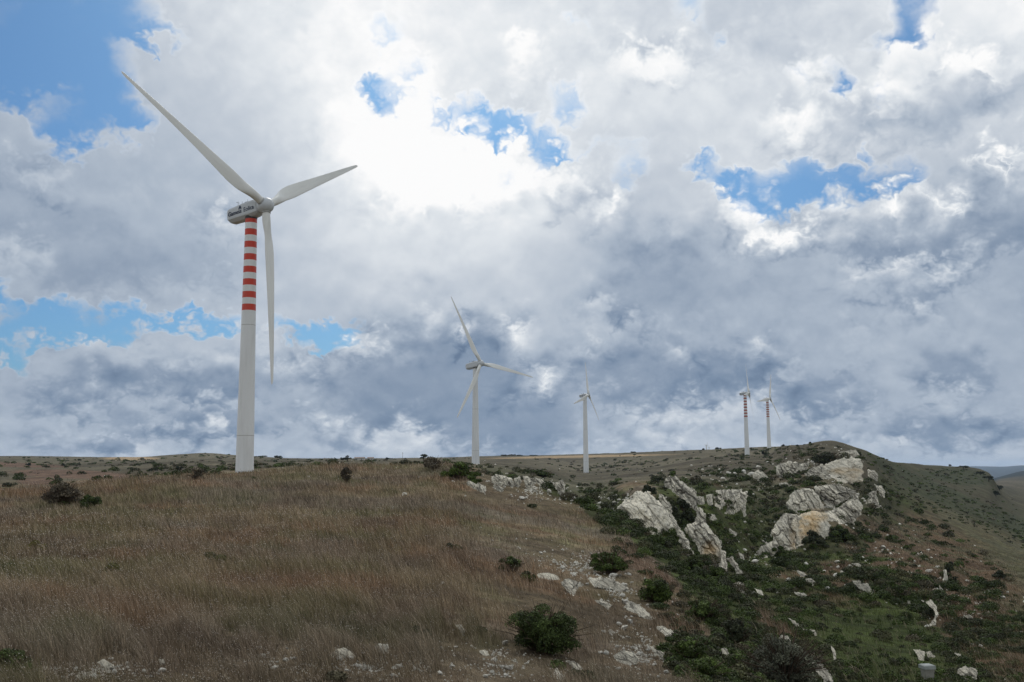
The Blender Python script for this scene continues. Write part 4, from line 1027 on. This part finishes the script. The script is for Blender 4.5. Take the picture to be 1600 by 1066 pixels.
turbine(hubpos(1104.6, 696.2, 3600), 35, 80, 5, 0, 0, 1, 'tiny distant wind turbine showing only its rotor above the far plateau', False, r0=3, r1=2.2, scale=0.8)
turbine(hubpos(1108.6, 699.2, 3900), 60, 40, 5, 0, 0, 1, 'faintest distant wind turbine right beside the tiny rotor above the far plateau', False, r0=3, r1=2.2, scale=0.72)

# ------------------------------------------------------------------ capped stone post low on the right slope
M_conc, nt, b = new_mat('weathered_concrete', .9)
o_ = nt.new('ShaderNodeTexCoord').outputs['Object']
nt.l.new(nt.ramp(nt.noise(o_, 3.0, 6, .65), [(.3, (.16, .155, .13)), (.7, (.34, .33, .29))]), b.inputs['Base Color'])
M_cap, nt, b = new_mat('pale_concrete', .9)
o_ = nt.new('ShaderNodeTexCoord').outputs['Object']
nt.l.new(nt.ramp(nt.noise(o_, 4.0, 5, .65), [(.3, (.22, .24, .23)), (.7, (.36, .38, .36))]), b.inputs['Base Color'])
P = hit(1450, 1066); mp = P[1] / F_
root = bpy.data.objects.new('stone_post', None); COL.objects.link(root); root.location = (P[0], P[1], P[2] - .3)
tag(root, 'squat grey stone post with a pale square cap, low on the right slope', 'post')
hp = (1066 - 1046) * mp + .3; rw = 7.2 * mp
mb = MB()
for k, (z, r_) in enumerate(((0, .82), (hp * .3, .88), (hp * .65, .95))): mb.box((0, 0, z + hp * .17), (rw * r_, rw * r_, hp * .17 + .01 * k), 0.15)
mb.box((0, 0, hp * .93), (rw * 1.02, rw * 1.02, hp * .06), .15)
obj('shaft', mb.mesh('shaft'), M_conc, root)
mb = MB(); mb.box((0, 0, hp + 2.4 * mp), (rw * 1.25, rw * 1.25, 2.4 * mp), .15); mb.box((0, 0, hp + 5.3 * mp), (rw * 1.15, rw * 1.15, .5 * mp), .15, .9)
obj('cap', mb.mesh('cap'), M_cap, root)

# ------------------------------------------------------------------ far trees, hedges, houses
M_bark, _n3, _b = new_mat('bark', .95); _b.inputs['Base Color'].default_value = (0.05, 0.038, 0.028, 1)
def far_tree(px, py, w, h, label, Yd=None, colr=(0.022, 0.028, 0.016), grp=None):
    P = hit(px, py) 
    if Yd is not None: P = ray(px, py) * Yd; P[2] = ground(P[0], P[1])
    if np.isnan(P[0]): print('miss', label); return
    mp = P[1] / F_; W = w * mp; Hh = h * mp
    if Yd is not None: Hh = max((ray(px, py)[2] * Yd - P[2]) + h * mp, .5 * h * mp)
    root = bpy.data.objects.new('tree', None); COL.objects.link(root); root.location = P
    tag(root, label, 'tree', grp)
    nb = 7; B = bush_blobs((0, 0, Hh * .18), W * 1.0, Hh * .95, nb, int(px))
    v, q, c = leaves(B[:, :3], B[:, 3:], np.full(nb, 90), np.full(nb, mp * .8), np.tile(np.array(colr), (nb, 1)))
    obj('crown', mesh_np('crown', v, q, None, c, smooth=False), M_leaf, root)
    mb = MB(); mb.tube([(0, 0, -.1 * Hh), (0.02 * W, 0, Hh * .3), (0, 0.03 * W, Hh * .6)], [.05 * W, .04 * W, .02 * W], 7)
    obj('trunk', mb.mesh('trunk'), M_bark, root)
HL = lambda x: None
for (x, y, w, h, Y, l) in [
 (662,717,17,9,900,'round domed tree on the skyline left of the dark crest shrub'),
 (543,719,13,7,1000,'bushy tree on the skyline left of the two low white houses'),
 (535,720,6,6,1000,'smaller tree at the left side of the bushy skyline tree'),
 (605,718,5,4,1100,'tiny tree on the skyline right of the two low white houses'),
 (435,716,16,5,1500,'wide flat tree clump on the skyline right of the striped tower'),
 (410,716,14,4,1500,'dark tree clump on the skyline just right of the striped tower'),
 (281,736,13,8,None,'dark tree in the fields left of the striped tower'),
 (240,738,17,8,None,'wide dark tree in the fields, left of the other dark field tree'),
 (44,728,9,5,None,'round tree at the top edge of the red ploughed field'),
 (98,728,8,4,None,'small tree right of the round tree above the ploughed field'),
 (123,720,9,3,None,'dark tree on the left skyline before the sandy field'),
 (787,714,10,3.5,2200,'dark tree on the skyline right of the second turbine, first of its row'),
 (800,714,12,4,2200,'largest tree of the skyline row right of the second turbine'),
 (812,714,10,3,2200,'tree at the middle of the skyline row right of the second turbine'),
 (834,714,12,3,2200,'last tree of the skyline row before the third turbine'),
 (990,710,8,4,1500,'small dark tree on the far skyline right of the third turbine'),
 (1120,703,6,4,1250,'dark tree just right of the tiny distant turbine'),
 (1126,703,4,3,1250,'smaller tree beside the one right of the tiny distant turbine'),
 (1099,704,4,3,1250,'tiny tree left under the tiny distant turbine'),
 (1224,698,4,3.5,None,'tiny tree on the ridge line right of the fifth turbine'),
 (1246,698,4,3,None,'tiny tree on the ridge line midway to the peak'),
 (1266,694,4,3.5,None,'tiny tree on the ridge line nearest the peak'),
 (1474,727.5,7,3.5,None,'flat topped tree on the far right ridge, left one'),
 (1484,729,6,4,None,'dark tree on the far right ridge, right one'),
 (1505,733,16,6,None,'broad dark tree mass on top of the far knoll'),
 (1545,752,16,9,None,'dark tree on the steep right end of the far knoll'),
 (1532,742,14,7,None,'dark tree near the right end of the far knoll'),
 (1562,768,12,13,None,'tallest dark tree below the far knoll at the right'),
 (1556,775,12,9,None,'dark tree left of the tallest one below the far knoll'),
]:
    far_tree(x, y, w, h, l, Y)
M_wall, nt, b = new_mat('limewash', .9); b.inputs['Base Color'].default_value = (.42, .40, .36, 1)
M_roof, nt, b = new_mat('roof_tiles', .9); b.inputs['Base Color'].default_value = (.22, .15, .11, 1)
def house(px, py, wpx, hpx, Y, label):
    P = ray(px, py) * Y; P[2] = ground(P[0], P[1]); mp = Y / F_; W = wpx * mp / 2; Hh = hpx * mp + max(ray(px, py)[2] * Y - P[2], 0)
    root = bpy.data.objects.new('farmhouse', None); COL.objects.link(root); root.location = P
    tag(root, label, 'house')
    mb = MB(); mb.box((0, 0, Hh / 2 - .5), (W, 3.2, Hh / 2 + .5)); obj('wall', mb.mesh('wall'), M_wall, root)
    mb = MB(); V = [(-W - .4, -3.7, Hh), (W + .4, -3.7, Hh), (W + .4, 3.7, Hh), (-W - .4, 3.7, Hh), (-W - .4, 0, Hh + 1.0), (W + .4, 0, Hh + 1.0)]
    mb.add(V, [(0, 1, 5, 4), (2, 3, 4, 5), (0, 3, 2, 1)], [(0, 4, 3), (1, 2, 5)]); obj('roof', mb.mesh('roof'), M_roof, root)
    nw = max(2, int(W / 2.2))
    for k in range(nw):
        mb = MB(); x = -W + (k + .5) * 2 * W / nw; mb.box((x, -3.2, Hh * .55), (.45, .03, .55)); obj('window', mb.mesh('window'), M_dark, root)
house(562, 718.5, 15, 2.6, 1150, 'long low white farmhouse on the skyline right of the bushy tree')
house(579, 718.5, 9, 2.6, 1180, 'smaller white farmhouse right of the long low one')
# thin mast on the skyline
P = ray(629, 718) * 1100; P[2] = ground(P[0], P[1]); mb = MB(); mb.tube([(0, 0, -.5), (0, 0, 8)], [.16, .09], 6); mb.box((0, 0, 8), (.5, .15, .15)); mb.box((0, 0, 6.6), (.8, .08, .08))
tag(obj('utility_pole', mb.mesh('utility_pole'), M_bark, loc=P), 'thin pole on the skyline between the white houses and the domed tree', 'pole')

# ------------------------------------------------------------------ SKY
SUN_AZ = math.atan2(ray(760, 200)[0], 1.0); SUN_EL = math.radians(42)
cx_ = np.arange(0, 1601, 4.0); cy_ = np.arange(0, 741, 4.0)
GX, GY = np.meshgrid(cx_, cy_, indexing='ij')
LB = np.array([  # cloud lightness every 200 px across, every 100 px down
 [170,192,222,240,228,212,198,220,240],[172,184,216,245,218,228,214,222,196],[170,180,196,245,230,204,216,196,200],[164,172,190,228,228,196,214,192,162],
 [162,165,186,210,205,166,168,174,166],[168,176,192,168,188,172,170,178,172],[168,176,172,152,155,166,176,174,168],[176,184,180,184,182,188,190,184,184]], float)
from numpy import interp
rows = np.array([interp(cx_, np.arange(9) * 200, r_) for r_ in LB])
L = np.array([interp(cy_, np.arange(8) * 100, rows[:, i]) for i in range(len(cx_))])
Bc = np.zeros_like(L)
def fe(x, y, rx, ry, val, ang=0, k=1.0, soft=.45):
    global L
    w = ell(GX, GY, x, y, rx, ry, ang, soft) * k; L = L * (1 - w) + val * w
def bl(x, y, rx, ry, ang=0, k=1.0, soft=.4):
    global Bc
    w = ell(GX, GY, x, y, rx, ry, ang, soft) * k; Bc = np.maximum(Bc, w)
for a in ((600,150,85,90,250),(530,60,50,70,242),(690,240,130,62,254),(745,235,75,45,252),(820,255,40,30,250),(880,260,30,22,246),(945,300,22,26,252),
 (1010,70,60,28,246),(820,60,32,30,248),(1160,290,36,22,252),(1172,335,28,25,250),(1235,335,70,15,252),(1310,300,17,11,248),(1400,292,30,28,254),(1475,290,28,25,250),
 (1560,235,42,20,250),(1268,115,18,50,246),(1245,170,38,25,246),(1370,130,60,14,246,-12),(1430,60,50,30,240),(1520,70,65,26,254),(1390,75,30,12,245,-20),
 (1560,330,55,28,146),(1480,150,90,16,186,-15),(1400,178,80,13,184,-8),(1380,345,90,16,165),(1110,330,30,20,180),(1030,390,55,42,156),(1040,430,80,50,160),(1120,560,110,28,140),
 (740,540,80,60,142),(640,585,100,35,142),(810,640,60,35,138),(740,640,50,30,140),(960,560,70,30,144),(1270,590,90,20,148),(1470,645,110,18,143),(1490,550,60,20,148),
 (60,320,120,30,160),(160,390,110,30,157),(180,290,60,20,172),(290,390,60,20,164),(110,500+90,90,12,150),(250,560,120,16,148),(330,590,60,12,144),(300,640,100,10,148),(150,660,120,8,150),
 (930,462,16,14,218),(965,480,35,12,190),(918,530,16,18,208),(803,490,24,20,244,30),(825,548,30,16,232,40),(850,565,22,14,238),(717,480,20,11,236,30),(668,472,22,10,228,20),(790,590,8,7,222),
 (632,508,9,10,232),(536,503,26,15,228),(583,497,20,12,228),(474,512,13,9,226),(405,505,14,7,228),(440,545,60,12,198,10),(480,562,30,9,206,15),(30,385,45,30,184),(88,262,20,11,214),(60,250,50,18,188),
 (340,322,40,16,210),(380,330,30,12,208),(200,290,40,20,180),(180,478,36,8,186),(50,520,24,9,190),(150,512,30,10,190),(230,515,40,14,184),(155,560,20,10,200),(300,535,50,12,190),(160,617,34,7,188),(330,618,40,8,186),
 (352,665,17,12,214),(245,650,25,14,196),(215,683,22,22,206),(110,657,34,6,184),(460,630,36,6,198),(515,665,18,14,206),(560,650,30,6,202),(620,650,40,14,210),(660,668,36,22,214),(590,680,26,14,216),(450,690,20,8,190),
 (1420,472,32,26,246),(1475,390,36,12,236),(1350,400,36,10,216),(1410,388,44,9,222),(1335,485,18,16,196),(1395,535,7,6,224),(1362,515,14,7,198),(1195,515,18,12,202),(1236,552,14,6,214),(1225,565,28,14,186),(1060,522,12,10,208),(1065,545,10,5,185),
 (1510,592,20,12,198),(1470,605,40,12,178),(1090,622,50,16,226),(1120,600,50,14,216),(1165,600,40,16,200),(1000,640,24,16,208),(975,625,20,12,196),(1035,665,36,12,214),(930,677,34,8,200),(860,692,54,10,190),(1060,688,20,6,196),
 (1300,665,50,14,204),(1270,645,26,7,206),(1240,668,22,7,206),(1240,625,30,10,190),(1405,668,12,9,210),(1535,678,16,12,206),(1500,680,30,12,184),(1360,640,20,14,182),(1400,500,50,40,176)):
    v_ = a[4]; an = a[5] if len(a) > 5 else 0
    fe(a[0], a[1], a[2] * 1.08, a[3] * 1.08, v_, an)
for a in [(a_[0], a_[1], a_[2], a_[3], a_[4] if len(a_) > 4 else 0, (a_[5] if len(a_) > 5 else 1.0) * (.84 if a_[0] > 500 else 1) * (.72 if len(a_) > 5 and a_[5] < .75 else 1)) for a_ in ((60,55,130,75),(150,70,50,110),(115,170,45,40),(190,165,48,24),(110,212,22,14,0,.6),(215,18,55,20,10,.9),(270,25,30,14,0,.5),(195,75,20,14,0,.5),
 (45,478,75,26,-8),(5,430,12,12),(10,530,22,20),(130,484,80,15),(220,470,70,10),(290,475,100,12,-3),(490,484,60,14),(500,500,20,10),(340,482,20,6),
 (583,110,17,20,20),(612,135,16,9,20,.8),(600,25,24,22,0,.6),(640,82,20,14,0,.5),(700,145,30,6,0,.6),(760,158,85,15,14),(790,180,50,13,10),(785,250,14,6,-30,.8),
 (808,165,22,22),(885,130,24,30,0,.62),(860,205,26,16,-30,.9),(830,180,30,12,10,.85),(930,192,80,10,0,.5),(985,232,32,11,0,.8),(965,255,14,12,0,.8),
 (1105,240,45,9,12,.85),(1150,254,55,14,8),(1180,278,22,22),(1275,264,105,24,-3),(1335,250,70,17),(1410,242,60,12,-8,.85),(1235,285,30,20),(1430,260,14,10,0,.8),
 (1408,28,40,18,-20),(1425,10,24,16),(1375,35,20,14,0,.7),(1310,95,13,18),(1250,92,22,14,0,.45),(1360,115,10,6,0,.5),(1115,22,14,9,0,.6),(1075,5,20,10,0,.5),(900,15,26,10,0,.4))]:
    bl(*a)
# busy = how broken the cloud is around a point (steep changes of lightness)
gx_ = np.gradient(L, axis=0); gy_ = np.gradient(L, axis=1); BZ = np.hypot(gx_, gy_)
for _ in range(14):
    BZ = (BZ + np.roll(BZ, 1, 0) + np.roll(BZ, -1, 0) + np.roll(BZ, 1, 1) + np.roll(BZ, -1, 1)) / 5
BZ = np.clip(BZ / 4.8, .24, 1.0)
# sample the maps on an azimuth / elevation lattice and store them in colour ramps
A0, A1 = math.radians(-29.5), math.radians(29.5); E0, E1 = math.radians(-1.0), math.radians(28.0); NRW = 38; NST = 32
def sample(az, el):
    P = np.stack([np.sin(az) * np.cos(el), np.cos(az) * np.cos(el), np.sin(el)], -1)
    px, py = project(P * 100); px = np.clip(px, 0, 1600); py = np.clip(py, 0, 736)
    i = np.clip((px / 4).astype(int), 0, len(cx_) - 2); j = np.clip((py / 4).astype(int), 0, len(cy_) - 2); u = px / 4 - i; v = py / 4 - j
    f = lambda A: (A[i, j] * (1 - u) + A[i + 1, j] * u) * (1 - v) + (A[i, j + 1] * (1 - u) + A[i + 1, j + 1] * u) * v
    return f(L) / 255, f(Bc), f(BZ)
def row_group(j):
    g = bpy.data.node_groups.new('cloud_row', 'ShaderNodeTree')
    for nm in ('uA', 'uB', 'right', 't'): g.interface.new_socket(nm, in_out='INPUT', socket_type='NodeSocketFloat')
    g.interface.new_socket('v', in_out='OUTPUT', socket_type='NodeSocketVector')
    m = NT(tree=g); gi = m.new('NodeGroupInput'); go = m.new('NodeGroupOutput')
    elj = E0 + (E1 - E0) * j / (NRW - 1); outs = []
    for half in (0, 1):
        q_ = np.linspace(0, 1, NST); az_ = A0 + (A1 - A0) * (half + q_) / 2
        l_, b_, z_ = sample(az_, np.full(NST, elj))
        outs.append(m.ramp(gi.outputs[half], [(float(a), (float(c), float(d_), float(e_))) for a, c, d_, e_ in zip(q_, l_, b_, z_)], 'LINEAR'))
    mm = m.mix(gi.outputs[2], outs[0], outs[1])
    w = m.math('SUBTRACT', 1.0, m.math('ABSOLUTE', m.math('SUBTRACT', gi.outputs[3], float(j))), clamp=True)
    g.links.new(m.vmath('SCALE', mm, w), go.inputs[0])
    return g
world = bpy.data.worlds.new('World'); world.use_nodes = True
nt = NT(tree=world.node_tree); nt.n.clear()
tc = nt.new('ShaderNodeTexCoord')
D = nt.vmath('NORMALIZE', tc.outputs['Generated'])
sp = nt.new('ShaderNodeSeparateXYZ'); nt.l.new(D, sp.inputs[0]); dx, dy, dz = sp.outputs
den = nt.math('ADD', nt.math('MAXIMUM', dz, 0.0), 0.16)
Q_ = nt.new('ShaderNodeCombineXYZ'); nt.l.new(nt.math('DIVIDE', dx, den), Q_.inputs[0]); nt.l.new(nt.math('DIVIDE', dy, den), Q_.inputs[1]); nt.l.new(nt.math('MULTIPLY', dz, 2.0), Q_.inputs[2])
Q = Q_.outputs[0]
# flattened coordinate: clouds are wider than tall, more so low down
Dz_ = nt.new('ShaderNodeCombineXYZ'); nt.l.new(dx, Dz_.inputs[0]); nt.l.new(dy, Dz_.inputs[1]); nt.l.new(nt.math('MULTIPLY', nt.math('POWER', nt.math('MAXIMUM', dz, .001), .85), 1.12), Dz_.inputs[2]); DF = Dz_.outputs[0]
w1 = nt.noise(DF, 10.0, 3, .55, 'Color'); w2 = nt.noise(DF, 36.0, 3, .58, 'Color')
vo = nt.new('ShaderNodeTexVoronoi'); vo.feature = 'F1'; vo.inputs['Scale'].default_value = 30.0; vo.inputs['Detail'].default_value = 2.0; vo.inputs['Roughness'].default_value = .6; vo.inputs['Lacunarity'].default_value = 2.3
w2c = nt.vmath('SUBTRACT', w2, (.5, .5, .5))
nt.l.new(nt.vmath('ADD', DF, nt.vmath('SCALE', w2c, .035)), vo.inputs['Vector'])
puff = nt.math('SUBTRACT', .40, vo.outputs['Distance'])
warp = nt.vmath('ADD', nt.vmath('SCALE', nt.vmath('SUBTRACT', w1, (.5, .5, .5)), WARP1), nt.vmath('SCALE', w2c, WARP2))
ws = nt.new('ShaderNodeSeparateXYZ'); nt.l.new(warp, ws.inputs[0])
az = nt.math('ADD', nt.math('ARCTAN2', dx, dy), ws.outputs[0])
el = nt.math('ADD', nt.math('ARCSINE', dz), nt.math('ADD', nt.math('MULTIPLY', ws.outputs[1], 0.8), nt.math('MULTIPLY', puff, -.026)))
tt_ = nt.math('MULTIPLY', nt.math('SUBTRACT', el, E0), (NRW - 1) / (E1 - E0))
tt_ = nt.math('MINIMUM', nt.math('MAXIMUM', tt_, 0.0), NRW - 1.0)
uu = nt.math('DIVIDE', nt.math('SUBTRACT', az, A0), A1 - A0)
uA = nt.math('MULTIPLY', uu, 2.0); uB = nt.math('SUBTRACT', uA, 1.0)
right = nt.math('GREATER_THAN', uu, 0.5)
acc = None
for j in range(NRW):
    gn = nt.new('ShaderNodeGroup'); gn.node_tree = row_group(j)
    for k_, v_ in enumerate((uA, uB, right, tt_)): nt.l.new(v_, gn.inputs[k_])
    acc = gn.outputs[0] if acc is None else nt.vmath('ADD', acc, gn.outputs[0])
sa = nt.new('ShaderNodeSeparateXYZ'); nt.l.new(acc, sa.inputs[0]); Lg, Bg, Zg = sa.outputs
# outside the mapped part of the sky: the same broken cloud, freely drawn
az0 = nt.math('ABSOLUTE', nt.math('ARCTAN2', dx, dy)); el0 = nt.math('ARCSINE', dz)
outw = nt.math('MAXIMUM', nt.maprange(az0, .50, .72), nt.maprange(el0, .46, .66))
gen = nt.noise(Q, .9, 5, .6)
Lf = nt.maprange(gen, .3, .7, .72, 1.02); Bf = nt.maprange(gen, .40, .32)
mixf = lambda f, a, b_: nt.math('ADD', nt.math('MULTIPLY', a, nt.math('SUBTRACT', 1.0, f)), nt.math('MULTIPLY', b_, f))
Lg = mixf(outw, Lg, Lf); Bg = mixf(outw, Bg, Bf)
# billows: fine relief lit from the sun's side
S_ = (math.sin(SUN_AZ) * .02, 0.0, .016)
n1 = nt.noise(DF, 27.0, 5, .54, dist=.2); n1b = nt.noise(nt.vmath('ADD', DF, S_), 27.0, 2, .54, dist=.2)
rel = nt.math('SUBTRACT', n1, n1b)
fade = nt.math('MULTIPLY', nt.maprange(Lg, .95, 1.0, 1.0, .3), Zg)
n1c = nt.math('SUBTRACT', n1, .5)
dL = nt.math('ADD', nt.math('MULTIPLY', rel, .36), nt.math('ADD', nt.math('MULTIPLY', puff, .15), nt.math('MULTIPLY', n1c, .22)))
Ld = nt.math('ADD', nt.math('ADD', nt.math('MULTIPLY', Lg, LK), LO), nt.math('MULTIPLY', dL, fade))
bth = nt.math('ADD', Bg, nt.math('MULTIPLY', nt.math('ADD', nt.math('MULTIPLY', n1c, .85), nt.math('MULTIPLY', puff, -.25)), nt.maprange(Bg, .02, .30)))
Ld = nt.math('ADD', Ld, nt.math('MULTIPLY', nt.maprange(bth, .02, .25), .05))
cloud = nt.ramp(Ld, [(.40, lin(102, 122, 148)), (.50, lin(121, 140, 164)), (.60, lin(144, 159, 179)), (.70, lin(172, 184, 199)), (.80, lin(198, 206, 216)), (.89, lin(225, 230, 235)), (1.0, lin(253, 253, 253))])
bmask = nt.maprange(bth, .04, 1.05)
sky = nt.new('ShaderNodeTexSky'); sky.sky_type = 'NISHITA'; sky.sun_disc = False; sky.sun_elevation = SUN_EL; sky.sun_rotation = SUN_AZ
sky.altitude = 400; sky.air_density = 1.0; sky.dust_density = 2.2; sky.ozone_density = 1.6
STR = .10
skyc = nt.mix(1.0, sky.outputs[0], SKYTINT + (1,), 'MULTIPLY')
cl10 = nt.vmath('SCALE', cloud, CLOUDGAIN / STR)
final = nt.mix(bmask, cl10, skyc)
bg = nt.new('ShaderNodeBackground'); nt.l.new(final, bg.inputs[0]); bg.inputs[1].default_value = STR
wo = nt.new('ShaderNodeOutputWorld'); nt.l.new(bg.outputs[0], wo.inputs[0])
SC.world = world
world.cycles.sampling_method = 'MANUAL'; world.cycles.sample_map_resolution = 512

# the air
if HAZE > 0:
    hz = bpy.data.materials.new('haze_air'); hz.use_nodes = True; t_ = NT(hz); t_.n.clear()
    pv = t_.new('ShaderNodeVolumePrincipled'); pv.inputs['Color'].default_value = (.62, .78, 1.0, 1); pv.inputs['Density'].default_value = HAZE; pv.inputs['Anisotropy'].default_value = .2
    oo = t_.new('ShaderNodeOutputMaterial'); t_.l.new(pv.outputs[0], oo.inputs['Volume'])
    zlo = float(ZZ.min()) - 1; zhi = max(float(ZZ[:, RR < 30000].max()), 110) + 2
    mb = MB(); mb.box((0, 0, (zlo + zhi) / 2), (41000, 41000, (zhi - zlo) / 2))
    tag(obj('haze', mb.mesh('haze'), hz), kind='stuff'); print('haze', zlo, zhi)

# ------------------------------------------------------------------ LIGHT, CAMERA
sl = bpy.data.lights.new('sun', 'SUN'); sl.energy = SUNE; sl.angle = math.radians(10); sl.color = (1, .96, .9)
so = bpy.data.objects.new('sun', sl); COL.objects.link(so)
sd = Vector((math.sin(SUN_AZ) * math.cos(SUN_EL), math.cos(SUN_AZ) * math.cos(SUN_EL), math.sin(SUN_EL)))
so.rotation_euler = (-sd).to_track_quat('-Z', 'Y').to_euler(); so.location = sd * 50
cd = bpy.data.cameras.new('camera'); co = bpy.data.objects.new('camera', cd); COL.objects.link(co); SC.camera = co
cd.sensor_width = 36; cd.lens = F_ / W_ * 36; cd.clip_end = 90000; cd.clip_start = .1
c_, s_ = math.cos(-ROLL), math.sin(-ROLL)
Rr = CR * c_ + CU * s_; Uu = -CR * s_ + CU * c_
M = Matrix(((Rr[0], Uu[0], -CF[0]), (Rr[1], Uu[1], -CF[1]), (Rr[2], Uu[2], -CF[2]))).to_4x4()
co.matrix_world = M
SC.view_settings.view_transform = 'Standard'; SC.view_settings.look = 'None'; SC.view_settings.exposure = 0; SC.view_settings.gamma = 1
SC.cycles.max_bounces = 5; SC.cycles.diffuse_bounces = 2; SC.cycles.volume_bounces = 1; SC.cycles.use_denoising = True
print('done', round(time.time() - T0, 1))
